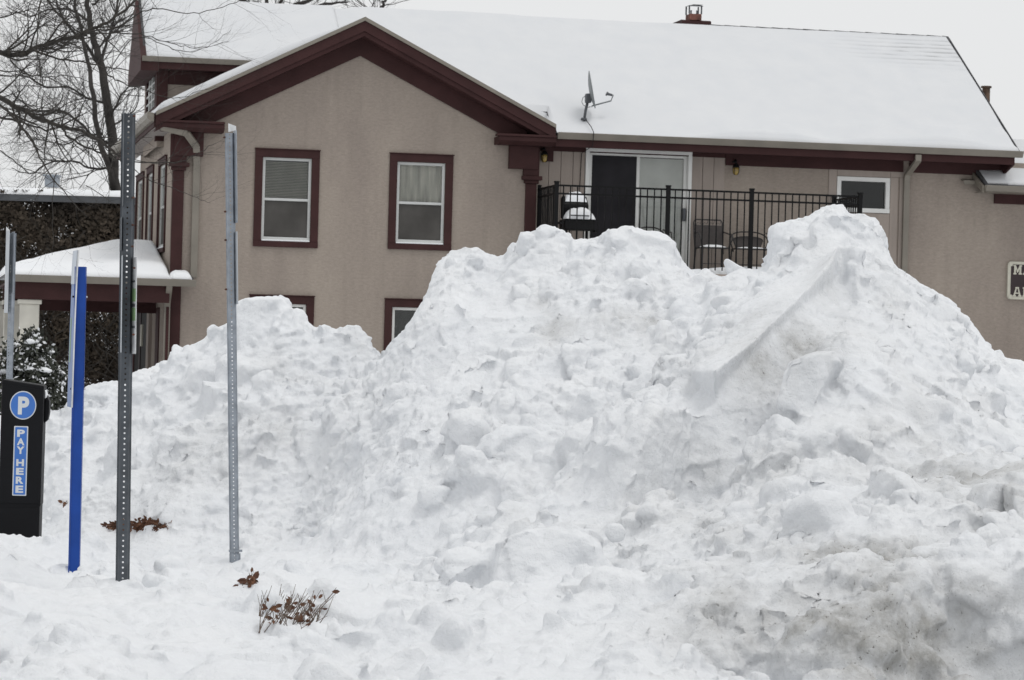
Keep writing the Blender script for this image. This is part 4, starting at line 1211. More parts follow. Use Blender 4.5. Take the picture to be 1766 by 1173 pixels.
g.build('muntin', M['sash'], fo)
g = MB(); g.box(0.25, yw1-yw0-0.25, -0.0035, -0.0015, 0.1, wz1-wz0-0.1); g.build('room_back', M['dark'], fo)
# pediment: boxed maroon gable end
yR = sp(222, 128, -6.25)[0]; zB = sp(235, 131, -6.25)[1]
mb = MB(); mb.prism([(LEY-0.04, zB), (LEY-0.04, roof_z(LEY)-0.02), (RY, RZ-0.02), (yR, RZ-0.02-(RZ-roof_z(LEY))*1.05), (yR, zB)], 'x', -6.26, BX-0.032)
mb.build('pediment', M['maroon'], house)
gutter_run('gutter', -6.24, -3.0, LEY-0.03, roof_z(LEY)+0.0, house, 0.9)
mb = MB(); mb.box(-6.0, -2.9, LEY-0.028, LEY, roof_z(LEY)-0.20, roof_z(LEY)-0.005); mb.build('fascia_board', M['maroon'], house)
mb = MB(); mb.box(BX+0.2, -2.9, LEY+0.002, 1.945, roof_z(LEY)-0.19, roof_z(LEY)-0.16); mb.box(BX+0.165, -2.9, 1.92, 1.948, roof_z(LEY)-0.42, roof_z(LEY)-0.192); mb.build('soffit', M['maroon'], house)

# chimney on the ridge
cxz = hp(1196, 52, 3.6)
c0 = cxz[0]
mb = MB(); mb.prism([(3.44, RZ-0.4), (3.44, RZ+0.10), (3.50, RZ+0.125), (4.2, RZ+0.125), (4.2, RZ-0.4)], 'x', c0-0.26, c0+0.29); ch = mb.build('chimney', M['maroon'], house)
# individual bricks of the stack in five courses
hw, z0_ = 0.115, RZ+0.126
bme = {}
for k in range(3):
    for sgn, (ax0, ax1) in enumerate((((-hw), hw), ((-hw), hw))):
        pass
    off_ = 0.0 if k % 2 == 0 else 0.055
    for fy in (3.51, 3.73):
        x_ = -hw + (0 if k % 2 == 0 else -0.0)
        cuts = [-hw, -hw+0.11+off_, hw] if k % 2 == 0 else [-hw, -hw+0.055, -hw+0.165, hw]
        for a_, b_ in zip(cuts[:-1], cuts[1:]):
            p = MB(); p.box(c0+a_+0.003, c0+b_-0.003, fy-0.04, fy+0.04, z0_+k*0.038+0.003, z0_+(k+1)*0.038-0.002); p.build('brick', M['brick'], ch)
mb = MB(); mb.box(c0-hw+0.006, c0+hw-0.006, 3.462, 3.768, z0_, z0_+0.112); mb.build('mortar', M['brick'], ch)
mb = MB()
for sx_ in (-1, 1):
    for fy in (3.5, 3.73): mb.box(c0+sx_*hw-0.012, c0+sx_*hw+0.012, fy-0.012, fy+0.012, z0_+0.115, z0_+0.27)
mb.add([(c0-hw-.02,3.46,z0_+.262),(c0-hw*.4,3.46,z0_+.285),(c0+hw+.02,3.46,z0_+.285),(c0+hw+.02,3.77,z0_+.285),(c0-hw*.4,3.77,z0_+.285),(c0-hw-.02,3.77,z0_+.262)], [(0,1,2,3,4,5)])
mb.box(c0-hw-.02, c0+hw+.02, 3.455, 3.465, z0_+0.25, z0_+0.262)
for i in (-0.055, 0.055): mb.tube([(c0+i, 3.6, z0_+.10), (c0+i, 3.6, z0_+.19)], 0.014)
mb.build('chimney_cap', M['dishdark'], ch)

# lower wing at the right end
wz = hp(1730, 322, -0.35)[1]
def wr(y): return wz+0.02+0.55*(y+0.35)
WX0 = hp(1700, 320, -0.35)[0]
mb = MB()
for x0, x1, ya, yb2 in ((WX0, 8.718, -0.35, YW), (8.724, 14.0, -0.35, 1.35)):
    mb.add([(x0,ya,wr(ya)),(x1,ya,wr(ya)),(x1,yb2,wr(yb2)),(x0,yb2,wr(yb2)),(x0,ya,wr(ya)-.06),(x1,ya,wr(ya)-.06),(x1,yb2,wr(yb2)-.06),(x0,yb2,wr(yb2)-.06)],
           [(0,1,2,3),(7,6,5,4),(0,4,5,1),(1,5,6,2),(2,6,7,3),(3,7,4,0)])
mb.build('roof', M['shingle'], house)
snow_sheet('roof_snow', WX0+0.06, 8.715, -0.30, YW-0.01, lambda x, y: 0.035*sstep(0.0, 0.5, x-WX0-0.1)+0.003+0*y, lambda x, y: wr(y), house, nx=30, ny=14, seed=8)
snow_sheet('roof_snow', 8.66, 13.9, -0.32, 1.33, lambda x, y: 0.05+0*y, lambda x, y: wr(y), house, nx=50, ny=30, seed=9)
gutter_run('gutter', WX0-0.03, 14.0, -0.372, wz+0.01, house, 1.05)
mb = MB(); mb.box(WX0+0.0, 14.0, -0.37, -0.352, wz-0.10, wz-0.0); mb.build('fascia_board', M['gutter'], house)
mb = MB(); mb.prism([(-0.36, wz-0.11), (-0.36, wz+0.0), (YW-0.01, wr(YW)-0.05), (YW-0.01, wr(YW)-0.22)], 'x', WX0-0.06, WX0-0.032); mb.build('rake_board', M['gutter'], house)
x_f = hp(1714, 335, YW)[0]
mb = MB(); mb.box(x_f, 14.0, YW-0.05, YW-0.002, wz-0.27, wz-0.08); mb.build('frieze_board', M['maroon'], house)
mb = MB(); mb.box(WX0, 14.0, -0.35, YW-0.052, wz-0.1, wz-0.085); mb.build('soffit', M['gutter'], house)
# little hooded vent under the eave
vx, vz = hp(1669, 314, YW)
mb = MB(); mb.prism([(YW-0.001, vz+0.05), (YW-0.16, vz+0.02), (YW-0.17, vz-0.05), (YW-0.155, vz-0.05), (YW-0.145, vz-0.0), (YW-0.001, vz+0.02)], 'x', vx-0.13, vx+0.13); mb.build('vent_hood', M['gutter'], house)
# flue behind the right rake
fx, fzz = hp(1701, 150, 4.6)
mb = MB(); mb.tube([(fx, 4.6, 4.4), (fx, 4.6, fzz-0.02)], 0.075, 12); mb.tube([(fx, 4.6, fzz-0.02), (fx, 4.6, fzz+0.015)], [0.105, 0.10], 12); mb.build('flue_pipe', M['pipe'], house)
mb = MB(); mb.add([(8.75,YW+.02,-0.3),(14,YW+.02,-.3),(14,7,-.3),(8.75,7,-.3),(8.75,1.35,wr(1.35)-.07),(14,1.35,wr(1.35)-.07),(14,7,4.6),(8.75,7,4.6)], [(4,5,6,7),(1,2,6,5),(2,3,7,6)]); mb.build('wing_wall', M['stucco'], house)
mb = MB(); mb.add([(XL,7.0,-.3),(13,7.0,-.3),(13,7.0,5),(XL,7.0,5)], [(0,1,2,3)]); mb.add([(BX,5.2,4.8),(0.3,5.2,4.8),(0.3,5.2,6.3),(BX,5.2,6.3)], [(0,1,2,3)]); mb.build('back_wall', M['stucco'], house)

# porch on the left
PZ = hp(200, 484, -0.5)[1]
PX0 = hp(8, 484, -0.5)[0]; PX1 = -5.43
py1, pz1 = sp(270, 424, XL)
def por(y): return PZ+0.05+(pz1-PZ-0.15)*(y+0.5)/(py1+0.5)
mb = MB()
xh = PX0 + (py1+0.5)*1.0
yt = py1
xt = hp(203, 425, yt)[0]
V_ = [(PX0,-0.5,por(-.5)),(XL-0.004,-0.5,por(-.5)),(XL-0.004,yt,por(yt)),(xt,yt,por(yt)),(PX0,2*yt+0.5,por(-.5)),(XL-0.004,2*yt+0.5,por(-.5))]
mb.add(V_, [(0,1,2,3),(0,3,4),(3,2,5,4)])
mb.add([(XL-0.002,-0.5,por(-.5)),(PX1,-0.5,por(-.5)),(PX1,-0.05,por(-.05)),(XL-0.002,-0.05,por(-.05))], [(0,1,2,3)])
mb.build('porch_roof', M['shingle'], house)
# snow blanket on the hip
def porf(x, y):
    zf = por(y); ze = por(-0.5)+(x-PX0)*(por(yt)-por(-.5))/max(0.01, xt-PX0)
    zb = por(yt)-(y-yt)*(por(yt)-por(-.5))/(yt+0.5)
    return min(zf, ze, zb)
snow_sheet('roof_snow', PX0+0.02, XL-0.005, -0.50, 2*yt+0.4, lambda x, y: 0.115*sstep(-0.45, 0.15, y)+0.065, porf, house, mat='white_snow', nx=70, ny=60, seed=11)
snow_sheet('roof_snow', XL-0.006, PX1-0.03, -0.47, -0.06, lambda x, y: 0.10+0*x, lambda x, y: por(y), house, mat='white_snow', nx=14, ny=14, seed=12)
gutter_run('gutter', PX0, PX1+0.03, -0.505, por(-.5)+0.0, house, 1.2)
mb = MB(); mb.box(PX0+0.05, -5.82, -0.42, -0.30, PZ-0.34, PZ-0.055); mb.build('porch_beam', M['maroon'], house)
mb = MB(); mb.box(PX0+0.0, PX1, -0.504, -0.422, PZ-0.06, PZ+0.045); mb.build('fascia_board', M['gutter'], house)
mb = MB(); mb.box(PX0+0.05, -5.82, 2.4, 2.5, PZ-0.50, PZ-0.10); mb.box(PX0+0.05, -5.82, -0.295, 5.8, PZ-0.098, PZ-0.06); mb.build('porch_ceiling', M['maroon'], house)
def column(x, y):
    p = MB(); p.box(x-0.19, x+0.19, y-0.19, y+0.19, PZ-0.42, PZ-0.345)
    p.box(x-0.155, x+0.155, y-0.155, y+0.155, 0.25, PZ-0.42); p.box(x-0.2, x+0.2, y-0.2, y+0.2, -0.1, 0.25)
    p.build('porch_column', M['column'], house, bevel=0.012)
for px_, d_ in ((50, -0.2), (22, 2.3), (2, 4.5)): column(hp(px_, 560, d_)[0], d_)
downspout([(-5.83+0.0, -0.52, PZ-0.03), (-5.83, -0.45, PZ-0.12), (-5.83, -0.16, PZ-0.35), (-5.83, -0.13, 0)], 0.10)
# side entrance seen under the porch: posts, dark glass door, sidelight
def sidebox(pxa, pxb, z0, z1, mat, name, out=0.04, parent=house):
    ya, yb2 = sp(pxa, 560, XL)[0], sp(pxb, 560, XL)[0]
    p = MB(); p.box(XL-out, XL-0.001, ya, yb2, z0, z1); return p.build(name, M[mat], parent)
sidebox(291, 287, -0.1, PZ-0.4, 'maroon', 'door_trim', 0.05)
ent = sidebox(258, 228, 0.1, PZ-0.4, 'grillblack', 'entrance_door', 0.03)
sidebox(262, 258.5, 0.1, PZ-0.4, 'siding', 'door_jamb', 0.06, ent)
sidebox(247, 245, 0.1, PZ-0.45, 'signdark', 'door_stile', 0.05, ent)
sidebox(236, 233.5, 0.1, PZ-0.45, 'maroon', 'door_stile', 0.05, ent)
sidebox(250, 248, 1.35, 1.75, 'cream', 'door_notice', 0.06, ent)
sidebox(275, 270, 0.1, PZ-0.4, 'maroon', 'door_trim', 0.02)

# ------------------------------------------------------------------ things fixed to or standing on the house
# balcony: roof terrace of a low annexe with a black picket railing
DX0, DX1, DYF = 0.40, 5.42, -1.30
DZ = 2.84
mb = MB(); mb.box(DX0, DX1, DYF, YW-0.03, DZ-0.22, DZ); bal = mb.build('balcony', M['siding'], None)
bal.matrix_world = HM; tag(bal, 'balcony deck with snow on it under the sliding door', 'balcony')
def loc_part(mb_, name, mat, parent, **kw): return mb_.build(name, M[mat], parent, **kw)
snow_sheet('balcony_snow', DX0+0.02, DX1-0.03, DYF+0.01, YW-0.06, lambda x, y: 0.09+0.03*np.sin(x*2), lambda x, y: DZ, bal, mat='white_snow', nx=60, ny=20, seed=14)
mb = MB(); mb.box(DX0+0.05, DX1-0.05, DYF+0.1, DYF+0.2, DZ-0.5, DZ-0.221); mb.build('balcony_beam', M['siding'], bal)
for x_ in (DX0+0.2, 2.9, DX1-0.2):
    mb = MB(); mb.box(x_-0.08, x_+0.08, DYF+0.07, DYF+0.23, -0.1, DZ-0.501); mb.build('balcony_post', M['siding'], bal)
rail = house_thing('balcony_railing', 0, 0, 0, 'black metal picket railing round the upstairs balcony', 'railing')
ZT = hp(960, 318, DYF)[1]
postsx = [hp(px_, 320, DYF)[0] for px_ in (960, 1153, 1297, 1484)]
RB = hp(1180, 465, DYF)[1]
# the posts
for x_ in postsx:
    mb = MB(); mb.box(x_-0.033, x_+0.033, DYF-0.033, DYF+0.033, DZ-0.1, ZT+0.03); mb.box(x_-0.04, x_+0.04, DYF-0.04, DYF+0.04, ZT+0.031, ZT+0.055); mb.build('post', M['iron'], rail)
bxl, bxr = postsx[0], postsx[-1]
for x_ in (bxl, bxr):
    mb = MB(); mb.box(x_-0.033, x_+0.033, YW-0.10, YW-0.034, DZ-0.1, ZT+0.03); mb.box(x_-0.04, x_+0.04, YW-0.107, YW-0.027, ZT+0.031, ZT+0.055); mb.build('post', M['iron'], rail)
for za, zb_ in ((ZT-0.03, ZT), (ZT-0.165, ZT-0.135)):
    mb = MB(); mb.box(bxl, bxr, DYF-0.02, DYF+0.02, za, zb_)
    mb.build('rail', M['iron'], rail)
    for x_ in (bxl, bxr):
        mb = MB(); mb.box(x_-0.018, x_+0.018, DYF+0.034, YW-0.101, za+0.001, zb_-0.001); mb.build('rail', M['iron'], rail)
mb = MB(); mb.box(bxl-0.2, bxl-0.034, YW-0.09, YW-0.05, ZT-0.17, ZT-0.13); mb.build('wall_bracket', M['iron'], rail)
pk = MB(); pk.box(-0.009, 0.009, -0.009, 0.009, RB-0.0, ZT-0.031); pkm = pk.mesh('picket', M['iron'])
def picket(x, y):
    o = bpy.data.objects.new('picket', pkm); C.objects.link(o); o.parent = rail; o.location = (x, y, 0)
for a_, b_ in zip(postsx[:-1], postsx[1:]):
    n_ = max(1, round((b_-a_)/0.119))
    for i in range(1, n_): picket(a_+(b_-a_)*i/n_, DYF)
for x_ in (bxl, bxr):
    for i in range(1, 12): picket(x_, DYF+(YW-0.07-DYF)*i/12)

# wall lanterns
def lantern(x, z, label):
    t = house_thing('wall_lantern', x, YW-0.06, z, label, 'wall lamp', 'wall lanterns')
    p = MB(); p.lathe([(0.05, 0.02), (0.055, 0.0), (0.03, -0.01)], (0, 0.045, 0.10), 10); p.tube([(0, 0.05, 0.10), (0, -0.03, 0.15), (0, -0.09, 0.12), (0, -0.09, 0.07)], 0.012, 6)
    p.build('bracket', M['grillblack'], t, smooth=True)
    p = MB(); p.lathe([(0.012, 0.10), (0.035, 0.085), (0.062, 0.045), (0.066, 0.03), (0.05, 0.028)], (0, -0.09, -0.02), 8); p.build('lamp_cap', M['grillblack'], t)
    p = MB(); p.lathe([(0.046, 0.005), (0.058, -0.03), (0.052, -0.085), (0.03, -0.115), (0.012, -0.12)], (0, -0.09, 0.0), 10); p.build('lamp_glass', M['amber'], t, smooth=True)
    p = MB()
    for k in range(4):
        a = math.pi/4+k*math.pi/2; p.tube([(0.062*math.cos(a), -0.09+0.062*math.sin(a), 0.01), (0.06*math.cos(a), -0.09+0.06*math.sin(a), -0.08), (0.03*math.cos(a), -0.09+0.03*math.sin(a), -0.12)], 0.005, 4)
    p.build('lamp_cage', M['grillblack'], t)
lx, lz = hp(938, 268, YW-0.1); lantern(lx, lz, 'amber wall lantern beside the maroon pilaster, left of the sliding door')
lx, lz = hp(1268, 290, YW-0.1); lantern(lx, lz, 'amber wall lantern right of the sliding door, above the railing')

# satellite dish on the roof
bx, by, bz = rp(1007, 205, 0.09)
dish = house_thing('satellite_dish', bx, by, bz, 'grey satellite dish on the snowy roof above the sliding door', 'satellite dish')
S = 1/ (FPX/ (50.0))     # metres per photo pixel here
def dp(dx, dz, y=0.0): return (dx*S - dz*S*ROLL, y, dz*S + dx*S*ROLL)
p = MB(); p.tube([dp(0, -6), dp(3, 14), dp(6, 27)], 0.024, 8); p.build('mast', M['dishdark'], dish, smooth=True)
p = MB(); p.lathe([(0.055, -0.01), (0.055, 0.015), (0.035, 0.03)], dp(0, -1), 10); p.build('foot', M['dishdark'], dish)
p = MB(); p.box(-0.045, 0.055, -0.06, 0.06, 27*S, 43*S); b_ = p.build('bracket_box', M['dishdark'], dish, bevel=0.02); b_.location.x = 6*S
# reflector: shallow oval bowl seen nearly edge on, facing right
bm = bmesh.new(); rings = 8; seg = 28; rows = []
for i in range(rings+1):
    r_ = i/rings
    row = [bm.verts.new((0.05*r_*r_ , 0.27*r_*math.cos(2*math.pi*k/seg), 0.32*r_*math.sin(2*math.pi*k/seg))) for k in range(seg if i else 1)]
    rows.append(row)
for k in range(seg): bm.faces.new((rows[0][0], rows[1][k], rows[1][(k+1) % seg]))
for i in range(1, rings):
    for k in range(seg): bm.faces.new((rows[i][k], rows[i+1][k], rows[i+1][(k+1) % seg], rows[i][(k+1) % seg]))
me = bpy.data.meshes.new('reflector'); bm.to_mesh(me); bm.free(); me.materials.append(M['dish'])
me.polygons.foreach_set('use_smooth', [True]*len(me.polygons))
o = bpy.data.objects.new('reflector', me); C.objects.link(o); o.parent = dish
sol = o.modifiers.new('s', 'SOLIDIFY'); sol.thickness = 0.014
o.location = dp(10, 49); o.rotation_euler = (0, R(-11), R(-13))
p = MB(); p.tube([dp(14, 22), dp(47, 31), dp(51, 41), dp(45, 43)], 0.013, 6); p.build('feed_arm', M['dish'], dish, smooth=True)
p = MB(); p.tube([dp(49, 41), dp(40, 43)], [0.02, 0.026], 10); p.tube([dp(41, 42.5), dp(39, 43.5)], [0.036, 0.036], 12); p.build('feed_horn', M['dishdark'], dish)
p = MB(); p.tube([dp(5, 40, .03), dp(-1, 36, .03), dp(-3, 29, .03), dp(0, 23, .03), dp(8, 20, .03), dp(15, 21, .03)], 0.006, 5); p.build('cable', M['dishdark'], dish)
cb = house_thing('roof_cable', bx, by, bz, 'thin dark cable running from the dish down over the gutter', 'cable')
p = MB(); p.tube([(0.02, -0.02, 0.0), (0.06, -by+EAVE_Y-0.0, roof_z(EAVE_Y)+0.13-bz), (0.07, -by+EAVE_Y-0.155, EAVE_Z+0.03-bz), (0.06, -by+EAVE_Y-0.15, 4.95-bz), (0.02, -by+YW-0.04, 4.86-bz), (-0.02, -by+YW-0.03, 3.4-bz)], 0.007, 5)
p.build('cable_run', M['iron'], cb)

# name board on the wall
sx0, sz1 = hp(1737, 451, YW); sz0 = hp(1737, 516, YW)[1]
sg = house_thing('name_board', sx0, YW-0.03, sz0, 'dark maroon name board with cream letters and border, cut by the right edge', 'sign')
SW, SH = 2.3, sz1-sz0
def rrect(x0, x1, z0, z1, r, n=5):
    pts = []
    for cx2, cz2, a0 in ((x1-r, z0+r, -90), (x1-r, z1-r, 0), (x0+r, z1-r, 90), (x0+r, z0+r, 180)):
        for i in range(n+1):
            a = R(a0+90*i/n); pts.append((cx2+r*math.cos(a), cz2+r*math.sin(a)))
    return pts
p = MB(); p.prism(rrect(0, SW, 0, SH, 0.06), 'y', -0.02, 0.028); p.build('border', M['cream'], sg)
def notch(x0, x1, z0, z1, r):
    pts = []
    for cx2, cz2, a0 in ((x1, z0, 180), (x1, z1, 270), (x0, z1, 0), (x0, z0, 90)):
        for i in range(5):
            a = R(a0-90*i/4) if False else R(a0-90*i/4)
            pts.append((cx2+r*math.cos(a), cz2+r*math.sin(a)))
    return pts
p = MB(); p.prism(rrect(0.055, SW-0.055, 0.05, SH-0.05, 0.02), 'y', -0.024, -0.0205); p.build('panel', M['signdark'], sg)
p = MB()
for cx2, cz2 in ((0.055, 0.05), (0.055, SH-0.05), (SW-.055, .05), (SW-.055, SH-.05)):
    p.prism([(cx2+0.035*math.cos(2*math.pi*k/12), cz2+0.035*math.sin(2*math.pi*k/12)) for k in range(12)], 'y', -0.0275, -0.0245)
p.build('corner_spot', M['cream'], sg)
def slab_letter(ch, x, z, w, h):
    s = MB(); st = w*0.24; sf = h*0.15; y0, y1 = -0.036, -0.0245
    def bx_(a, b, c, d_): s.prism([(x+a*w, z+c*h), (x+b*w, z+c*h), (x+b*w, z+d_*h), (x+a*w, z+d_*h)], 'y', y0, y1)
    def pl(pts): s.prism([(x+a*w, z+b*h) for a, b in pts], 'y', y0, y1)
    if ch == 'M':
        bx_(-0.02, 0.36, 0, .15); bx_(.64, 1.02, 0, .15); bx_(.06, .28, .151, .849); bx_(.72, .94, .151, .849); bx_(-.02, .28, .85, 1); bx_(.72, 1.02, .85, 1)
        pl([(.281, .95), (.281, .62), (.44, .2), (.56, .2), (.719, .62), (.719, .95), (.5, .48)])
    if ch == 'A':
        bx_(-0.04, .36, 0, .15); bx_(.64, 1.04, 0, .15)
        pl([(.06, .151), (.26, .151), (.44, .849), (.30, .849)]); pl([(.74, .151), (.94, .151), (.70, .849), (.56, .849)]); bx_(.28, .72, .851, 1); bx_(.30, .70, .28, .42)
    if ch == 'P':
        bx_(-.02, .44, 0, .15); bx_(.08, .32, .151, .849); bx_(-.02, .66, .85, 1)
        pl([(.321, .40), (.66, .40), (.86, .48), (.92, .60), (.92, .78), (.86, .92), (.661, 1.0), (.661, .85), (.70, .80), (.70, .60), (.66, .54), (.321, .54)])
    return s.build('letter', M['cream'], sg)
lw, lh = 0.15, 0.165
x_l = 0.10
for i, ch in enumerate('MA'): slab_letter(ch, x_l+i*(lw+0.03), SH-0.06-lh, lw, lh)
for i, ch in enumerate('AP'): slab_letter(ch, x_l+i*(lw+0.03), 0.05, lw, lh)

# barbecue on the balcony
gx, _ = hp(994, 400, -0.7)
bbq = house_thing('barbecue', gx, -0.7, DZ+0.05, 'black barbecue with snow caps in the left corner of the balcony', 'barbecue')
u = S*0.985
p = MB(); p.box(-25*u, 27*u, -0.22, 0.22, 0.62, 0.80); p.build('firebox', M['grillblack'], bbq, bevel=0.02)
p = MB(); p.prism([(0.20, 0.82), (0.24, 1.16), (0.15, 1.20), (-0.02, 1.06), (-0.02, 1.0), (0.10, 0.82)], 'x', -24*u, 20*u); p.build('lid', M['grillblack'], bbq, bevel=0.02)
def snow_cap(a, b, y0, y1, z, h, name='snow_cap', parent=None):
    V, Fc = [], []
    nx_, ny_ = 22, 12
    mbx = MB(); ii = {}
    for i in range(nx_+1):
        for j in range(ny_+1):
            s_, t_ = i/nx_*2-1, j/ny_*2-1
            hh = h*max(0, 1-abs(s_)**2.6)**0.6*max(0, 1-abs(t_)**3)**0.5*(1+0.08*math.sin(7*s_+3*t_))
            mbx.v.append((a+(b-a)*i/nx_, y0+(y1-y0)*j/ny_, z+hh))
    for i in range(nx_):
        for j in range(ny_):
            k = i*(ny_+1)+j; mbx.f.append((k, k+ny_+1, k+ny_+2, k+1))
    n_ = len(mbx.v); mbx.v += [(a, y0, z-0.004), (b, y0, z-0.004), (b, y1, z-0.004), (a, y1, z-0.004)]
    mbx.f.append((n_, n_+3, n_+2, n_+1))
    return mbx.build(name, M['white_snow'], parent, smooth=True)
snow_cap(-23*u, 28*u, -0.24, 0.1, 0.805, 0.19, parent=bbq)
snow_cap(-20*u, 18*u, 0.0, 0.28, 1.10, 0.17, parent=bbq)
p = MB(); p.box(28*u, 34*u, -0.2, 0.2, 0.60, 0.64); p.box(-34*u, -26*u, -0.2, 0.2, 0.72, 0.75); p.build('side_shelf', M['grillblack'], bbq)
for sx_ in (-1, 1):
    for sy_ in (-1, 1):
        p = MB(); p.box(sx_*22*u-0.02, sx_*22*u+0.02, sy_*0.18-0.02, sy_*0.18+0.02, 0, 0.62); p.build('leg', M['grillblack'], bbq)
p = MB(); p.box(-22*u, 22*u, -0.2, 0.2, 0.12, 0.15); p.lathe([(0.0, 0.62-0.2), (0.10, 0.4), (0.13, 0.3), (0.13, 0.18), (0.1, 0.15)], (0, 0, 0), 12); p.build('gas_bottle_shelf', M['grillblack'], bbq)
p = MB(); p.tube([(-16*u, -0.25, 0.86), (16*u, -0.25, 0.86)], 0.012, 6); p.build('lid_handle', M['dishdark'], bbq)

# patio chairs
def patio_chair(px0, px1, ytop, kind, label, d_=-0.45, rz=0.0):
    xa, xb = hp(px0, 420, d_)[0], hp(px1, 420, d_)[0]
    zt = hp((px0+px1)/2, ytop, d_)[1] - (DZ+0.05)
    w = xb-xa
    t = house_thing('patio_chair', (xa+xb)/2, d_, DZ+0.05, label, 'chair', 'patio chairs on the balcony', rz)
    hw_ = w/2; zs = 0.42
    # back
    fr_ = MB()
    if kind == 'square':
        pts = [(-hw_*0.92, 0.16, zs-0.1), (-hw_*0.95, 0.26, zt*0.7), (-hw_*0.95, 0.30, zt-0.05), (-hw_*0.85, 0.31, zt), (hw_*0.85, 0.31, zt), (hw_*0.95, 0.30, zt-0.05), (hw_*0.95, 0.26, zt*0.7), (hw_*0.92, 0.16, zs-0.1)]
        inner = zt-0.10
        fr_.tube([(-hw_*0.95, 0.295, inner), (hw_*0.95, 0.295, inner)], 0.008, 5)
        k = -hw_*0.8
        while k < hw_*0.8:
            fr_.tube([(k, 0.30, inner), (k+0.03, 0.30, inner+0.05), (k+0.08, 0.30, inner+0.03), (k+0.10, 0.30, zt)], 0.005, 4); k += 0.115
        mesh_poly = [(-hw_*0.90, zs), (hw_*0.90, zs), (hw_*0.90, inner), (-hw_*0.90, inner)]
    else:
        pts, mesh_poly = [], []
        for i in range(15):
            a = math.pi*i/14
            r_ = abs(math.cos(a))
            pts.append((-hw_*1.0*math.copysign(r_**0.7, math.cos(a)) if i != 7 else 0, 0.22+0.08*math.sin(a)-0.1*(r_**4), zs+0.12+(zt-zs-0.12)*math.sin(a)**0.8))
        pts = [(-hw_*0.8, 0.16, zs-0.05)] + pts + [(hw_*0.8, 0.16, zs-0.05)]
        mesh_poly = [(-hw_*0.62, zs)] + [(-hw_*0.80*math.cos(math.pi*i/12), zs+0.14+(zt-zs-0.22)*math.sin(math.pi*i/12)**0.7) for i in range(13)] + [(hw_*0.62, zs)]
        fr_.tube([(-hw_*0.80*math.cos(math.pi*i/12), 0.25, zs+0.14+(zt-zs-0.22)*math.sin(math.pi*i/12)**0.7) for i in range(13)], 0.007, 5)
    fr_.tube(pts, 0.012, 6)
    fr_.build('back_frame', M['chairmetal'], t)
    bk = MB(); bk.add([(a, 0.20+0.10*(b-zs)/(zt-zs), b) for a, b in mesh_poly], [tuple(range(len(mesh_poly)))])
    o_ = bk.build('backrest', M['chairmesh'], t)
    s_ = MB(); s_.box(-hw_*0.82, hw_*0.82, -0.26, 0.20, zs-0.012, zs); s_.build('seat', M['chairmesh'], t)
    s_ = MB(); s_.tube([(-hw_*.86, .2, zs-.01), (-hw_*.86, -.28, zs-.01), (hw_*.86, -.28, zs-.01), (hw_*.86, .2, zs-.01)], 0.013, 6); s_.build('seat_frame', M['chairmetal'], t)
    snow_cap(-hw_*0.75, hw_*0.75, -0.24, 0.16, zs+0.002, 0.045 if kind == 'square' else 0.025, name='seat_snow', parent=t)
    for sx_ in (-1, 1):
        a_ = MB(); a_.tube([(sx_*hw_*0.95, 0.24, zs+0.28), (sx_*hw_*1.08, 0.0, zs+0.24), (sx_*hw_*1.08, -0.22, zs+0.22), (sx_*hw_*1.02, -0.28, zs+0.12), (sx_*hw_*0.86, -0.24, zs)], 0.013, 6); a_.build('armrest', M['chairmetal'], t)
        for yy, sp_ in ((-0.26, -0.04), (0.20, 0.06)):
            a_ = MB(); a_.tube([(sx_*hw_*0.86, yy, zs-0.01), (sx_*hw_*0.93, yy+sp_, 0)], 0.013, 6); a_.build('leg', M['chairmetal'], t)
    a_ = MB(); a_.tube([(-hw_*.9, -.27, .14), (hw_*.9, -.27, .14)], 0.008, 5); a_.build('stretcher', M['chairmetal'], t)
patio_chair(1202, 1254, 378, 'square', 'square backed patio chair with snow on its seat, right of the sliding door')
patio_chair(1262, 1326, 399, 'round', 'round backed patio chair behind the third railing post', rz=R(-6))
patio_chair(1103, 1150, 391, 'round', 'patio chair mostly hidden behind the snow, in front of the glass door', d_=-0.5)

# ------------------------------------------------------------------ the vine covered building at the far left
VY = 60.0
a0, a1 = at(-140, 333, VY), at(232, 333, VY)
ztop = a0.z
vb = empty('vine_covered_building', Matrix.Translation((a0.x, VY, 0)), 'low dark building overgrown with withered vines behind the porch', 'building')
Wd = a1.x - a0.x
def vr(x, y): return ztop+0.02+0.03*(y+0.25)
mb = MB(); mb.box(0, Wd, 0, 8, -0.3, ztop-0.02); mb.build('wall', M['vinewall'], vb)
mb = MB(); mb.add([(-.3,-.25,ztop),(Wd+.3,-.25,ztop),(Wd+.3,4,vr(0,4)-.03),(-.3,4,vr(0,4)-.03),(-.3,8.3,ztop),(Wd+.3,8.3,ztop)], [(0,1,2,3),(3,2,5,4)]); mb.build('roof', M['shingle'], vb)
mb = MB(); mb.box(-.3, Wd+.3, -.29, -.25, ztop-.12, ztop+.01); mb.build('fascia_board', M['dishdark'], vb)
snow_sheet('roof_snow', -.28, Wd+.28, -.3, 3.9, lambda x, y: 0.14+0*x, vr, vb, mat='white_snow', nx=50, ny=30, seed=21)
va = at(90, 318, VY+2.2)
mb = MB(); mb.box(va.x-a0.x-.13, va.x-a0.x+.13, 2.0, 2.4, ztop+.3, va.z+.16); mb.box(va.x-a0.x-.16, va.x-a0.x+.16, 1.96, 2.44, va.z+.162, va.z+.2); mb.build('roof_vent', M['galv'], vb)
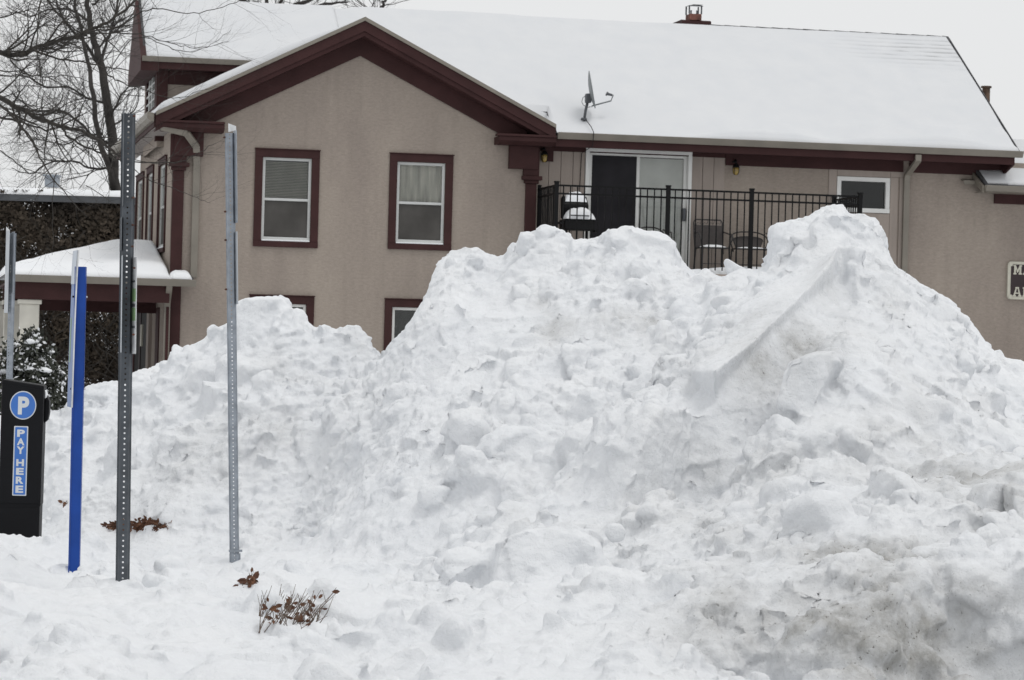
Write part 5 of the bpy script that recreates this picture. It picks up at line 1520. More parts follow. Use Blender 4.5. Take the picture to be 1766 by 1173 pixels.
# vines: masses of small leaves and stems standing off the wall
N_ = 26000
xs = nrg.random(N_)*Wd; zs_ = nrg.random(N_)*(ztop+0.1)
cl = fbm(np.stack([xs*0.9, zs_*1.3, np.zeros(N_)], 1), 4)
yo = -0.06-0.32*np.clip(cl+0.45, 0, 1)*nrg.random(N_)**0.5
def leaf_cloud(P, size, nrm_bias=None):
    n = len(P)
    a = nrg.normal(size=(n, 3)); a /= np.linalg.norm(a, axis=1)[:, None]
    b = nrg.normal(size=(n, 3)); b -= a*(a*b).sum(1)[:, None]; b /= np.linalg.norm(b, axis=1)[:, None]
    s = (size*(0.5+nrg.random(n)))[:, None]
    V = np.stack([P-a*s, P+b*s*0.55, P+a*s, P-b*s*0.55], 1).reshape(-1, 3)
    return V, np.arange(4*n).reshape(n, 4)
P = np.stack([xs, yo, zs_], 1)
V, Fq = leaf_cloud(P, np.full(N_, 0.055))
me = np_mesh('vines', V, Fq, M['vine'], smooth=False); o = bpy.data.objects.new('vines', me); C.objects.link(o); o.parent = vb; tag(o, kind='stuff')
n2 = 5000
xs2 = nrg.random(n2)*Wd; zs2 = nrg.random(n2)*ztop
k_ = fbm(np.stack([xs2*1.6, zs2*2.2, np.ones(n2)], 1), 3) > 0.20
P = np.stack([xs2, -0.34-0.08*nrg.random(n2), zs2], 1)[k_]
V, Fq = leaf_cloud(P, np.full(len(P), 0.015)); 
me = np_mesh('vine_snow', V, Fq, M['white_snow'], smooth=False); o = bpy.data.objects.new('vine_snow', me); C.objects.link(o); o.parent = vb; tag(o, kind='stuff')
mb = MB()
for i in range(150):
    x_ = rng.uniform(0, Wd); z_ = rng.uniform(0, ztop*0.6); pts = [(x_, -0.3, z_)]
    for k in range(6):
        x_ += rng.uniform(-.3, .3); z_ += rng.uniform(.05, .3); pts.append((x_, -0.3-rng.uniform(0, .12), min(z_, ztop+0.05)))
    mb.tube(pts, 0.012, 3, cap=False)
o = mb.build('vine_stems', M['bark'], vb); tag(o, kind='stuff')

# ------------------------------------------------------------------ evergreen shrubs with snow by the porch
def shrub(cpx, cpy, Y, wpx, hpx, label, n, seed, group=None, snowy=0.2):
    r_ = np.random.default_rng(seed)
    c = at(cpx, cpy, Y); sc = Y/FPX
    base = Vector((c.x, Y, 0.0))
    t = empty('evergreen_shrub', Matrix.Translation(base), label, 'shrub', group)
    W_, H_ = wpx*sc/2, max(0.4, c.z+hpx*sc)
    mb = MB(); tips = []
    for i in range(46):
        a = r_.uniform(0, 2*math.pi); rr = r_.uniform(0.1, 1.0)**0.6
        tip = Vector((math.cos(a)*rr*W_, math.sin(a)*rr*W_*0.8, H_*(1-0.55*rr**1.5)*r_.uniform(0.65, 1.08)))
        midp = Vector((tip.x*0.35, tip.y*0.35, tip.z*0.55))
        mb.tube([(0, 0, 0), midp, tip], [0.02, 0.012, 0.004], 4, cap=False); tips.append((midp, tip))
    mb.build('branches', M['bark'], t)
    P = []
    for midp, tip in tips:
        m_ = n//46
        for k in range(m_):
            q_ = r_.random()**0.7
            p_ = midp.lerp(tip, q_); sp_ = 0.11*(1.15-q_)+0.03
            P.append((p_.x+r_.normal()*sp_, p_.y+r_.normal()*sp_, p_.z+r_.normal()*sp_*0.8))
    P = np.array(P); V, Fq = leaf_cloud(P, np.full(len(P), 0.036))
    me = np_mesh('foliage', V, Fq, M['needle'], smooth=False); o = bpy.data.objects.new('foliage', me); C.objects.link(o); o.parent = t; tag(o, kind='stuff')
    sel = r_.random(len(P)) < 0.16
    V, Fq = leaf_cloud(P[sel]+np.array([0, -0.03, 0.035]), np.full(sel.sum(), 0.026))
    me = np_mesh('snow_dusting', V, Fq, M['white_snow'], smooth=False); o = bpy.data.objects.new('snow_dusting', me); C.objects.link(o); o.parent = t; tag(o, kind='stuff')
    mb = MB()
    for midp, tip in tips:
        if r_.random() < snowy:
            p_ = midp.lerp(tip, r_.uniform(0.55, 0.95)); p_.y -= 0.05
            s_ = r_.uniform(0.04, 0.10)
            pv, pf = PRO2[int(r_.integers(len(PRO2)))]
            vv = pv*np.array([s_*1.3, s_, s_*0.55])+np.array(p_)+np.array([0, 0, 0.03])
            mb.add(vv.tolist(), pf.tolist())
    if mb.v: mb.build('snow_clumps', M['white_snow'], t, smooth=True)
    return t
shrub(48, 690, 40.0, 150, 140, 'dark evergreen shrub with snow clumps in front of the white porch columns', 9000, 1, snowy=0.9)
shrub(100, 712, 37.0, 60, 40, 'low evergreen shrub just right of the pay station top', 2500, 2, snowy=0.3)
shrub(-30, 690, 41.0, 110, 110, 'evergreen shrub cut by the left edge beside the porch', 4000, 3, snowy=0.5)

# ------------------------------------------------------------------ bare trees
def twig_tree(mb, p, d, L, r, lvl, rr, maxl, up=0.12, spread=0.6, seg=5, kids=(3, 5)):
    pts, rad = [p.copy()], [r]
    q_ = p.copy(); dd = d.copy()
    for i in range(seg):
        dd = (dd + Vector((rr.gauss(0, .17), rr.gauss(0, .12), rr.gauss(0, .15)+up*0.4))).normalized()
        q_ = q_ + dd*(L/seg); pts.append(q_.copy()); rad.append(r*(1-(i+1)/seg*0.72))
    mb.tube(pts, rad, 5 if lvl < 2 else 3, cap=False)
    if lvl >= maxl: return
    for k in range(rr.randint(*kids)):
        i = rr.uniform(0.25, 0.98)*seg; j = min(int(i), seg-1); f_ = i-j
        b = pts[j].lerp(pts[j+1], f_); dr = (pts[j+1]-pts[j]).normalized()
        ax = Vector((rr.gauss(0, 1), rr.gauss(0, 0.8), rr.gauss(0, 1)))
        ax = (ax - dr*ax.dot(dr)).normalized()
        nd = (dr*math.cos(spread)+ax*math.sin(spread)).normalized()
        twig_tree(mb, b, nd, L*rr.uniform(0.42, 0.68), rad[j]*0.55, lvl+1, rr, maxl, up, spread*rr.uniform(.8, 1.2), seg, kids)

def limb(mb, wps, Y0, Y1, r0, r1, rr, shoots, slen, maxl, tw=None, sides=6, updir=0.0):
    sc = 1
    pts = []
    n = len(wps)
    for i, (px, py) in enumerate(wps):
        Y = Y0+(Y1-Y0)*i/(n-1)
        pts.append(at(px, py, Y))
    # subdivide with a Catmull-Rom curve
    out = []
    for i in range(n-1):
        p0, p1, p2, p3 = pts[max(i-1, 0)], pts[i], pts[i+1], pts[min(i+2, n-1)]
        for k in range(4):
            t = k/4
            q_ = 0.5*((2*p1)+(p2-p0)*t+(2*p0-5*p1+4*p2-p3)*t*t+(3*p1-p0-3*p2+p3)*t**3)
            q_ = q_ + Vector((rr.gauss(0, .004), rr.gauss(0, .01), rr.gauss(0, .004)))*(Y0/20)
            out.append(q_)
    out.append(pts[-1])
    m_ = len(out)
    rad = [r0+(r1-r0)*i/(m_-1) for i in range(m_)]
    mb.tube(out, rad, sides, cap=True)
    for k in range(shoots):
        i = rr.uniform(0.08, 0.99)*(m_-1); j = min(int(i), m_-2)
        b = out[j].lerp(out[j+1], i-j); dr = (out[j+1]-out[j]).normalized()
        ax = Vector((rr.gauss(0, 1), rr.gauss(0, .9), rr.gauss(0, 1)+updir)); ax = (ax-dr*ax.dot(dr)).normalized()
        an = rr.uniform(0.5, 1.15)
        nd = (dr*math.cos(an)+ax*math.sin(an)).normalized()
        twig_tree(tw if tw else mb, b, nd, slen*rr.uniform(.5, 1.2), min(rad[j]*0.5, 0.012), 1, rr, maxl, up=0.16)
    return out

# near tree: its trunk stands outside the frame on the left, limbs reach in
rr = random.Random(21)
NY = 30.0
tb = at(-230, 700, NY)
near = empty('bare_tree', Matrix.Translation((tb.x, NY, 0)), 'nearer bare tree whose limbs reach in from the left edge', 'tree', None)
inv = Matrix.Translation((-tb.x, -NY, 0))
def add_tree_part(mb, name, mat, parent, inv_):
    mb.v = [tuple(inv_ @ Vector(v)) for v in mb.v]
    return mb.build(name, M[mat], parent, smooth=True)
mb = MB(); limb(mb, [(-230,760),(-228,560),(-225,400),(-215,260),(-210,120),(-190,-60)], NY, NY, 0.24, 0.12, rr, 0, 1, 1, sides=12); add_tree_part(mb, 'trunk', 'bark', near, inv)
NLIMBS = [
    ([(-215,260),(-120,150),(-50,100),(0,92),(30,96),(60,84),(110,68),(150,54),(185,38),(215,18),(240,-8)], NY, NY+0.6, 0.062, 0.020, 26),
    ([(60,86),(85,98),(110,103),(150,108),(185,117),(222,122)], NY, NY-0.5, 0.020, 0.008, 12),
    ([(-222,330),(-120,200),(-50,165),(0,168),(30,187),(70,205),(110,220),(150,230),(190,258),(205,270)], NY, NY-0.8, 0.058, 0.018, 26),
    ([(105,218),(120,238),(150,255),(185,268),(215,278),(260,281),(310,278),(345,263),(372,247)], NY, NY-1.0, 0.020, 0.004, 14),
    ([(-60,160),(0,182),(20,200),(45,228),(70,270),(88,305),(118,340),(150,375)], NY-.5, NY-1, 0.026, 0.006, 14),
    ([(-100,200),(-40,205),(0,203),(40,212),(80,223),(112,218)], NY+.5, NY, 0.025, 0.012, 8),
    ([(72,-20),(66,40),(63,80),(70,130),(68,160),(60,192)], NY+.3, NY-.3, 0.014, 0.006, 9),
    ([(18,102),(32,120),(50,129),(80,133),(112,130),(145,137),(178,150)], NY, NY+.7, 0.014, 0.004, 12),
    ([(150,56),(190,57),(235,59),(262,65),(290,73),(320,80),(350,82),(395,72)], NY, NY-.4, 0.012, 0.003, 14),
    ([(150,55),(195,50),(228,30),(262,15),(300,20),(345,22),(395,8),(430,-5)], NY, NY-.8, 0.014, 0.004, 14),
    ([(75,-5),(100,25),(122,45),(140,58)], NY+.6, NY+.3, 0.016, 0.012, 8),
    ([(185,128),(205,140),(235,150),(262,160),(300,170),(340,158),(372,148)], NY, NY-.5, 0.011, 0.003, 12),
    ([(205,272),(235,295),(268,315),(300,325),(340,342),(362,350)], NY-1, NY-1.5, 0.010, 0.003, 8),
    ([(190,120),(225,70),(260,68),(300,85),(340,88),(372,72),(398,52)], NY, NY-.5, 0.009, 0.003, 10),
    ([(-60,250),(0,260),(40,290),(85,300),(120,295)], NY, NY+.5, 0.012, 0.004, 10),
    ([(-50,20),(0,30),(40,20),(80,8),(110,-10)], NY, NY+.8, 0.014, 0.005, 10),
    ([(150,320),(185,345),(200,352)], NY, NY-.8, 0.008, 0.004, 4),
    ([(98,300),(90,345),(92,390),(90,440)], NY, NY-.8, 0.009, 0.003, 5),
    ([(-192,-50),(-160,-200),(-100,-330),(-60,-450)], NY, NY+.5, 0.16, 0.03, 26),
    ([(-200,0),(-290,-150),(-370,-300),(-400,-420)], NY, NY-.6, 0.12, 0.03, 24),
    ([(-190,-60),(-225,-250),(-210,-400),(-240,-560)], NY, NY, 0.17, 0.03, 26),
    ([(-222,200),(-340,100),(-460,60),(-560,0)], NY, NY+.6, 0.09, 0.02, 22),
    ([(-205,100),(-110,-30),(10,-130),(90,-220)], NY, NY+.6, 0.08, 0.02, 22),
]
tw = MB()
for wps, y0, y1, r0, r1, sh in NLIMBS:
    mb = MB(); limb(mb, wps, y0, y1, r0*0.62, r1*0.6, rr, int(sh*1.1), 0.62, 3, tw=tw); add_tree_part(mb, 'branch', 'bark', near, inv)
o = add_tree_part(tw, 'twigs', 'bark', near, inv); tag(o, kind='stuff')

# far tree with the dark forked trunk
rr = random.Random(5)
FY = 66.0
fb = at(205, 600, FY)
far = empty('bare_tree', Matrix.Translation((fb.x, FY, 0)), 'farther bare tree with dark forked trunk left of the roof gable', 'tree', None)
inv = Matrix.Translation((-fb.x, -FY, 0))
mb = MB(); limb(mb, [(207,740),(204,600),(203,420),(199,330),(193,240),(184,170),(172,110),(160,60),(152,10),(148,-60)], FY, FY, 0.165, 0.045, rr, 4, 1.5, 3, sides=10); add_tree_part(mb, 'trunk', 'bark2', far, inv)
tw = MB()
FL = [
    ([(202,335),(180,270),(168,220),(158,150),(148,90),(135,30),(125,-30)], FY, FY-1, 0.13, 0.05, 22),
    ([(180,160),(176,100),(186,70),(196,40),(205,-10)], FY, FY+1, 0.07, 0.03, 16),
    ([(172,115),(150,80),(118,45),(100,10),(90,-20)], FY, FY+1, 0.07, 0.03, 16),
    ([(190,210),(205,170),(222,150),(250,140)], FY, FY-1, 0.05, 0.015, 10),
    ([(195,250),(160,235),(130,205),(100,190),(60,190),(20,160)], FY, FY-1, 0.06, 0.02, 22),
    ([(186,180),(150,170),(120,150),(80,150),(40,130),(0,130)], FY, FY+1, 0.05, 0.02, 22),
    ([(198,290),(160,290),(130,280),(90,280),(50,300),(20,290)], FY, FY+1, 0.05, 0.015, 20),
    ([(155,40),(130,20),(90,15),(50,30),(10,10)], FY, FY+1, 0.05, 0.015, 18),
    ([(165,90),(190,60),(215,40),(240,10)], FY, FY+1, 0.05, 0.02, 12),
    ([(190,220),(212,205),(235,185),(240,150)], FY, FY, 0.04, 0.015, 8),
    ([(175,230),(140,235),(110,250),(70,240),(30,250)], FY, FY, 0.04, 0.01, 18),
    ([(150,60),(120,70),(90,90),(50,80),(10,70)], FY, FY, 0.05, 0.012, 18),
    ([(160,10),(180,-10),(210,-30)], FY, FY, 0.05, 0.02, 6),
]
for wps, y0, y1, r0, r1, sh in FL:
    mb = MB(); limb(mb, wps, y0, y1, r0*0.62, r1*0.6, rr, int(sh*1.6), 1.4, 3, tw=tw); add_tree_part(mb, 'branch', 'bark2', far, inv)
o = add_tree_part(tw, 'twigs', 'bark2', far, inv); tag(o, kind='stuff')

# two tree tops beyond the roof ridge
def top_tree(px, label, seed, lims):
    rr = random.Random(seed); Y = 84.0
    b0 = at(px, 600, Y)
    t = empty('bare_tree', Matrix.Translation((b0.x, Y, 0)), label, 'tree')
    inv = Matrix.Translation((-b0.x, -Y, 0))
    mb = MB(); limb(mb, [(px, 700), (px-2, 400), (px+3, 180), (px, 60)], Y, Y, 0.28, 0.14, rr, 0, 1, 1, sides=8); add_tree_part(mb, 'trunk', 'bark2', t, inv)
    tw = MB()
    for w_ in lims:
        mb = MB(); limb(mb, [(px, 60)]+w_, Y, Y, 0.10, 0.02, rr, 14, 1.2, 3, tw=tw); add_tree_part(mb, 'branch', 'bark2', t, inv)
    o = add_tree_part(tw, 'twigs', 'bark2', t, inv); tag(o, kind='stuff')
top_tree(470, 'bare tree top showing over the roof ridge left of the front gable peak', 31, [[(450,20),(420,0),(380,-15)], [(480,10),(500,-20)], [(520,22),(560,8),(600,4)], [(500,15),(540,0),(575,-10)], [(460,10),(455,-30)]])
top_tree(655, 'faint twigs over the roof ridge right of the front gable peak', 32, [[(650,30),(660,8),(668,-4)], [(640,20),(630,16)]])

# ------------------------------------------------------------------ perforated sign posts
def frame_between(pb, pt, yaw):
    z = (pt-pb).normalized(); x = Vector((math.cos(yaw), math.sin(yaw), 0)); x = (x-z*x.dot(z)).normalized(); y = z.cross(x)
    return Matrix(((x.x, y.x, z.x, pb.x), (x.y, y.y, z.y, pb.y), (x.z, y.z, z.z, pb.z), (0, 0, 0, 1)))

def channel(L, web, flange, lip, depth, mat, parent, name='post_channel', pitch=0.0254, rh=0.0047, z0=0.0, skip=()):
    """U channel with a row of real punched holes in its web"""
    mb = MB(); n = int(L/pitch)
    hw_ = web/2
    for i in range(n):
        za, zb_ = z0+i*pitch, z0+(i+1)*pitch; zc = (za+zb_)/2
        ring = [(rh*math.cos(2*math.pi*(k+0.5)/8+0), rh*math.sin(2*math.pi*(k+0.5)/8)) for k in range(8)]
        outer = [(hw_, zc), (hw_, zb_), (0, zb_), (-hw_, zb_), (-hw_, zc), (-hw_, za), (0, za), (hw_, za)]
        ring = [(rh*math.cos(2*math.pi*k/8), rh*math.sin(2*math.pi*k/8)) for k in range(8)]
        vs = [(a, 0, b) for a, b in outer] + [(a, 0, zc+b) for a, b in ring]
        mb.add(vs, [(k, (k+1) % 8, 8+(k+1) % 8, 8+k) for k in range(8)])
    H = n*pitch
    for s in (-1, 1):
        pr = [(s*hw_, 0), (s*(hw_+flange), depth), (s*(hw_+flange+lip), depth)]
        for a, b in zip(pr[:-1], pr[1:]):
            mb.add([(a[0], a[1], z0), (b[0], b[1], z0), (b[0], b[1], z0+H), (a[0], a[1], z0+H)], [(0,1,2,3)])
    me = mb.mesh(name, M[mat]); bm = bmesh.new(); bm.from_mesh(me); bmesh.ops.remove_doubles(bm, verts=bm.verts, dist=0.0002); bmesh.ops.recalc_face_normals(bm, faces=bm.faces); bm.to_mesh(me); bm.free()
    o = bpy.data.objects.new(name, me); C.objects.link(o); o.parent = parent
    sd = o.modifiers.new('s', 'SOLIDIFY'); sd.thickness = 0.0028; sd.offset = 0
    return o

def post_thing(name, pxb, pyb, pxt, pyt, Y, label, cat='sign post', yaw=0.0, ext=0.5):
    pb, pt = at(pxb, pyb, Y), at(pxt, pyt, Y)
    d = (pt-pb).normalized(); pb2 = pb-d*ext
    t = empty(name, frame_between(pb2, pt, yaw), label, cat)
    return t, (pt-pb2).length, Y/FPX

def bolt(parent, x, z, s, u, y=0.0):
    mb = MB(); mb.tube([(x, y, z), (x+s*2.2*u, y, z)], [1.6*u, 1.5*u], 6); mb.tube([(x+s*2.2*u, y, z), (x+s*4.5*u, y, z)], [2.4*u, 0.6*u], 6); mb.build('bolt', M['rust'], parent)

def plate(parent, x, z0, z1, mat, width, vis, u, name='sign_plate', y=0.0, th=0.003, yaw=None):
    """flat sign plate seen almost edge-on: 'vis' = visible width in photo pixels"""
    mb = MB(); mb.box(-width/2, width/2, -th/2, th/2, z0, z1)
    o = mb.build(name, M[mat], parent, bevel=0.001); ang = math.asin(min(1, vis*u/width))
    wx_ = parent.matrix_world.translation; vw = math.atan2(wx_.x, wx_.y); py_ = math.atan2(parent.matrix_world[1][0], parent.matrix_world[0][0])
    o.rotation_euler = (0, 0, math.pi/2 - vw + (ang if yaw is None else yaw) - py_); o.location = (x, y, 0)
    return o

# the dark one, nearest
t, L, u = post_thing('sign_post', 211.5, 1005, 222, 188, 13.7, 'dark steel perforated post, nearest and tallest of the three', yaw=0.16)
channel(L, 0.036, 0.010, 0.005, 0.024, 'darksteel', t, rh=0.0046)
Z = lambda py, pyt=188, L=L, u=u: L-(py-pyt)*u
plate(t, -8.5*u, Z(356), Z(190), 'darksteel', 0.20, 3, u, y=0.03)
plate(t, -10.5*u, Z(433), Z(375), 'darksteel', 0.20, 3, u, y=0.03)
plate(t, -8.5*u, Z(608), Z(441), 'plate', 0.20, 3, u, y=0.03)
pw = plate(t, 12.5*u, Z(610), Z(444), 'platewhite', 0.20, 9, u, y=-0.02)
g_ = MB(); g_.box(-0.085, 0.085, -0.0035, 0.0035, Z(520), Z(498)); g_.box(-0.085, 0.085, -0.0035, 0.0035, Z(553), Z(531)); g_.build('sign_print', M['green'], pw)
g_ = MB(); g_.box(-0.06, 0.08, -0.0035, 0.0035, Z(487), Z(484)); g_.box(-0.07, 0.05, -0.0035, 0.0035, Z(529), Z(524)); g_.box(-0.07, 0.05, -0.0035, 0.0035, Z(566), Z(562)); g_.build('sign_print', M['dishdark'], pw)
for py_ in (200, 341, 388, 425): bolt(t, 7.5*u, Z(py_), 1, u)
for py_ in (463, 577): bolt(t, 9.5*u, Z(py_), 1, u, y=-0.13)
# the paler one to its right
t, L, u = post_thing('sign_post', 404.5, 984, 396, 226, 18.9, 'pale galvanised perforated post right of the dark one, with a sleeve at its foot', yaw=0.10)
channel(L, 0.034, 0.009, 0.005, 0.020, 'galv', t)
Z = lambda py, pyt=226, L=L, u=u: L-(py-pyt)*u
channel(Z(950), 0.040, 0.010, 0.006, 0.024, 'galv', t, name='base_sleeve').location = (0.004, -0.006, 0.0)
mb = MB(); mb.box(-0.036, 0.052, -0.012, 0.02, Z(952), Z(948.5)); mb.build('sleeve_collar', M['galv'], t)
mb = MB()
o_ = plate(t, 9.0*u, Z(385), Z(226), 'galv', 0.16, 6, u, y=-0.02)
mb = MB()
for k in range(22): mb.box(0.062, 0.075, -0.004, 0.004, Z(384-k*7.1), Z(381.5-k*7.1))
nb = mb.build('perforation', M['platewhite'], o_)
pw = plate(t, 4.5*u, Z(226), Z(219), 'platewhite', 0.16, 13, u, y=0.02)
mb = MB(); mb.prism([(-0.08, Z(219)), (0.08, Z(219)), (0.08, Z(211))], 'y', -0.0015, 0.0015); mb.build('plate_corner', M['platewhite'], pw)
plate(t, 9.0*u, Z(525), Z(400), 'plate', 0.16, 4.5, u, y=-0.02)
for py_ in (237, 365, 414, 499): bolt(t, -7*u, Z(py_), -1, u)
# the short one at the left edge
t, L, u = post_thing('sign_post', 12.5, 700, 20, 401, 23.7, 'short pale post behind the pay station at the left edge', yaw=-0.5, ext=1.0)
channel(L, 0.034, 0.009, 0.005, 0.022, 'galv', t)
Z = lambda py, pyt=401, L=L, u=u: L-(py-pyt)*u
o_ = plate(t, -4.5*u, Z(540), Z(398), 'plate', 0.14, 6, u, y=-0.02)
mb = MB(); mb.prism([(-0.07, Z(398)), (0.07, Z(398)), (0.07, Z(391))], 'y', -0.0015, 0.0015); mb.build('plate_corner', M['platewhite'], o_)
o_ = plate(t, 7.0*u, Z(505), Z(400), 'galv', 0.14, 5, u, y=-0.02)
bolt(t, -6*u, Z(412), -1, u*0.7)

# blue post with its curved, edge-on sign
t, L, u = post_thing('blue_sign_post', 127.5, 978, 139, 460, 17.5, 'bright blue post with a thin curved white edged sign', 'sign post', yaw=0.12)
mb = MB(); mb.box(-7.5*u, 9.5*u, -0.004, 0.0, 0, L); mb.box(-9.8*u, -7.7*u, -0.010, 0.05, 0, L-0.0); mb.box(9.7*u, 10.4*u, -0.004, 0.045, 0, L)
mb.build('post', M['blue'], t, bevel=0.002)
Z = lambda py, pyt=460, L=L, u=u: L-(py-pyt)*u
mb = MB()
def curve_x(py): # centre line of the bent panel, px relative to the post axis
    s = (py-432)/(703-432)
    return (134.5-11.5*s**0.75) - (139-(py-460)*(11.5/518))
rows = [432+ (703-432)*i/14 for i in range(15)]
def ribbon(xoff0, xoff1, r0, r1, mat, name, y0, y1):
    mb = MB(); rs = [r_ for r_ in rows if r0-1 <= r_ <= r1+1]
    for i, py_ in enumerate(rs):
        cx2 = curve_x(py_)*u
        mb.v += [(cx2+xoff0*u, y0, Z(py_)), (cx2+xoff1*u, y1, Z(py_)), (cx2+xoff1*u, y1+0.003, Z(py_)), (cx2+xoff0*u, y0+0.003, Z(py_))]
    for i in range(len(rs)-1):
        k = i*4
        for a, b in ((0,1),(1,2),(2,3),(3,0)): mb.f.append((k+a, k+b, k+4+b, k+4+a))
    mb.f.append((0,1,2,3)); k = (len(rs)-1)*4; mb.f.append((k+3,k+2,k+1,k))
    return mb.build(name, M[mat], t)
ribbon(-9, 0, 432, 703, 'bluepale', 'sign_panel', 0.20, -0.03)
ribbon(0.2, 2.8, 432, 703, 'platewhite', 'panel_edge', -0.032, -0.036)
r_ = ribbon(-10.0, -0.5, 432, 500, 'bluepaler', 'upper_panel', 0.18, -0.036)
ribbon(-7.6, -5.6, 545, 640, 'green', 'sign_print', 0.150, 0.105)
for py_ in (512, 671):
    mb = MB(); mb.tube([(-9.0*u, 0.01, Z(py_)), (-13*u, 0.01, Z(py_))], 1.8*u, 8); mb.build('bolt', M['iron'], t)
    mb = MB(); mb.tube([(10.4*u, 0.02, Z(py_)), (12.8*u, 0.02, Z(py_))], 1.7*u, 8); mb.build('bolt', M['platewhite'], t)

# ------------------------------------------------------------------ pay station
PY = 19.7
u = PY/FPX
pb, pt = at(31.5, 935, PY), at(39.5, 668, PY)
d_ = (pt-pb).normalized()
pb2 = pb-d_*0.35
pay = empty('pay_station', frame_between(pb2, pt, 0.10), 'black parking pay station with blue P disc, cut by the left edge', 'parking meter')
PH = (pt-pb2).length
Z = lambda py: PH-(py-668)*u
hwid = 36*u
mb = MB(); mb.prism([(-hwid, 0), (hwid*0.97, 0), (hwid*0.97, Z(873)), (hwid*1.0, Z(871)), (hwid*1.0, Z(664.5)), (-hwid*1.0, Z(655)), (-hwid*1.0, Z(871)), (-hwid, Z(873))], 'y', 0, 0.32)
mb.build('cabinet', M['meter'], pay, bevel=0.008)
mb = MB(); mb.prism([(-hwid*0.96, Z(868)), (hwid*0.95, Z(868)), (hwid*0.95, Z(672)), (-hwid*.96, Z(663))], 'y', -0.006, -0.001); mb.build('front_panel', M['meter'], pay, bevel=0.003)
mb = MB(); mb.box(-hwid*0.9, hwid*0.93, -0.005, -0.001, Z(926+25), Z(876)); mb.build('lower_door', M['meter'], pay, bevel=0.003)
mb = MB(); mb.prism([(hwid+0.002, Z(730)), (hwid+6.5*u, Z(724)), (hwid+8.5*u, Z(712)), (hwid+8.5*u, Z(692)), (hwid+3*u, Z(680)), (hwid+0.002, Z(678))], 'y', 0.10, 0.26); sm = mb.build('side_module', M['meter'], pay, bevel=0.006)
mb = MB(); mb.prism([(hwid+0.001, Z(687)), (hwid+4.5*u, Z(684.5)), (hwid+2.5*u, Z(676)), (hwid+0.001, Z(672))], 'y', 0.09, 0.25); mb.build('snow_cap', M['white_snow'], pay, bevel=0.006)
CX, CZ = (38-36.7)*u, Z(699)
def disc(r_, y0, y1, mat, name, parent, cx2=CX, cz2=CZ):
    mb = MB(); mb.prism([(cx2+r_*0.96*math.cos(2*math.pi*k/40), cz2+r_*1.05*math.sin(2*math.pi*k/40)) for k in range(40)], 'y', y0, y1); return mb.build(name, M[mat], parent)
ds_ = disc(23.5*u, -0.0085, -0.0065, 'stickerwhite', 'parking_disc', pay)
disc(21.7*u, -0.0105, -0.0088, 'stickerblue', 'disc_face', ds_)
def glyph(ch, x0, x1, z0, z1, y, mat, parent, bold=0.035, name='letter'):
    cu = bpy.data.curves.new('g', 'FONT'); cu.body = ch; cu.offset = bold; cu.extrude = 0.0; cu.resolution_u = 6
    ob = bpy.data.objects.new('g', cu); C.objects.link(ob)
    dg = bpy.context.evaluated_depsgraph_get(); me = bpy.data.meshes.new_from_object(ob.evaluated_get(dg))
    bpy.data.objects.remove(ob); bpy.data.curves.remove(cu)
    V = np.array([v.co[:] for v in me.vertices]); mn, mx_ = V.min(0), V.max(0)
    for v, c in zip(me.vertices, V):
        fx_ = (c[0]-mn[0])/(mx_[0]-mn[0]); fz_ = (c[1]-mn[1])/(mx_[1]-mn[1])
        v.co = (x0+(x1-x0)*fx_, y, z0+(z1-z0)*fz_)
    me.name = name; me.materials.clear(); me.materials.append(M[mat])
    o = bpy.data.objects.new(name, me); C.objects.link(o); o.parent = parent
    return o
glyph('P', CX-8.5*u, CX+10.5*u, CZ-16*u, CZ+15*u, -0.0112, 'stickerwhite', ds_, 0.045)
lx = lambda px, py: (px-(31.5+8*(935-py)/267))*u
mb = MB(); k0, k1 = Z(855), Z(735)
mb.prism(rrect(-12.5*u+lx(35.5, 795), 11.5*u+lx(35.5, 795), k0, k1, 0.006), 'y', -0.0085, -0.0065); lab = mb.build('pay_label', M['stickerwhite'], pay)
cxl = -0.5*u+lx(35.5, 795)
mb = MB(); mb.prism(rrect(cxl-10*u, cxl+10*u, k0+1.9*u, k1-1.9*u, 0.004), 'y', -0.0105, -0.0088); mb.build('label_face', M['stickerblue'], lab)
for ch, ya, yb3 in (('P', 741, 753.5), ('A', 756, 768), ('Y', 770, 783), ('H', 792, 804), ('E', 807, 819), ('R', 822, 834.5), ('E', 837.5, 850)):
    glyph(ch, cxl-6.6*u, cxl+6.6*u, Z(yb3), Z(ya), -0.0112, 'stickerwhite', lab, 0.045)

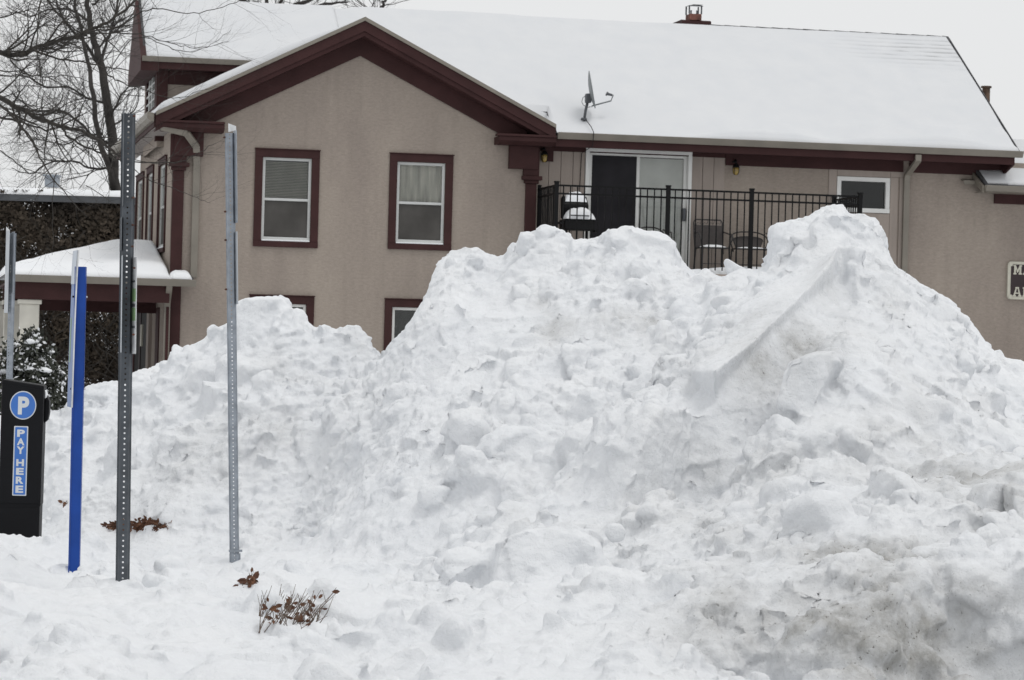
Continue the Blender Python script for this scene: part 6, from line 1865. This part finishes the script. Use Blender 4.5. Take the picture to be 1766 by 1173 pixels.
# ------------------------------------------------------------------ withered plants poking through the snow
def hit(px, py, y0=10.0, y1=24.0):
    q_ = ray(px, py); Ys = np.linspace(y0, y1, 1400)
    X_ = q_.x*Ys; Zr = EYE+q_.z*Ys
    zz = full_surf(X_, Ys)[0]
    k = np.nonzero(zz > Zr)[0]
    k = k[0] if len(k) else len(Ys)-1
    return Vector((X_[k], Ys[k], zz[k]))
def plant(label, px0, px1, py0, py1, stems, leaves, hmax, seed, lean=0.3, leafsize=0.022, Yr_=(10, 24), name='dead_plant'):
    r_ = random.Random(seed)
    c = hit((px0+px1)/2, (py0+py1)/2, *Yr_)
    t = empty(name, Matrix.Translation(c), label, 'plant')
    sm, lm = MB(), MB()
    pts = []
    for i in range(stems):
        px, py = r_.uniform(px0, px1), r_.uniform(py0, py1)
        b = hit(px, py, *Yr_) - c; b.z -= 0.03
        h = hmax*r_.uniform(.35, 1.0)
        d = Vector((lean*r_.uniform(-.2, 1.6)+r_.gauss(0, .1), r_.gauss(0, .2), 1)).normalized()
        p1 = b+d*h*0.5+Vector((r_.gauss(0, .006), 0, 0)); p2 = b+d*h+Vector((r_.gauss(0, .012), r_.gauss(0, .01), 0))
        sm.tube([b, p1, p2], [0.0028, 0.0022, 0.0012], 4, cap=False); pts.append((b, p1, p2))
        if r_.random() < .5:
            q2 = p1+Vector((r_.uniform(-.5, .7), r_.gauss(0, .3), 1)).normalized()*h*.35; sm.tube([p1, q2], [0.0016, 0.001], 3, cap=False); pts.append((p1, p1, q2))
    for i in range(leaves):
        b, p1, p2 = r_.choice(pts); p = b.lerp(p2, r_.uniform(.15, 1)) + Vector((r_.gauss(0, .008), r_.gauss(0, .008), 0))
        a = Vector((r_.gauss(0, 1), r_.gauss(0, .5), r_.gauss(-.3, .8))).normalized(); w = a.cross(Vector((r_.gauss(0, .4), 1, r_.gauss(0, .4)))).normalized(); n_ = a.cross(w)
        s = leafsize*r_.uniform(.6, 1.3)
        lm.add([p, p+a*s*.4+w*s*.30+n_*s*.1, p+a*s*.8+w*s*.25+n_*s*.12, p+a*s*1.15, p+a*s*.8-w*s*.25+n_*s*.12, p+a*s*.4-w*s*.30+n_*s*.1, p+a*s*.6-n_*s*.04], [(0,1,6),(1,2,6),(2,3,6),(3,4,6),(4,5,6),(5,0,6)])
    tag(sm.build('stems', M['stem'], t), kind='stuff')
    tag(lm.build('leaves', M['leaf'], t), kind='stuff')
    return t
plant('low band of rust brown withered leaves behind the dark post', 182, 290, 905, 915, 150, 620, 0.085, 3, lean=.2, leafsize=0.034)
plant('sparse dry twigs with a few brown leaves, low left of centre', 446, 546, 1052, 1082, 85, 42, 0.18, 4, lean=.5, leafsize=0.030)
plant('small dark curled leaves at the foot of the pale post', 418, 434, 1008, 1014, 9, 26, 0.10, 5, lean=-.1, leafsize=0.040)
plant('tiny withered sprig between the pay station and the blue post', 110, 116, 866, 868, 5, 8, 0.05, 6, leafsize=0.03)
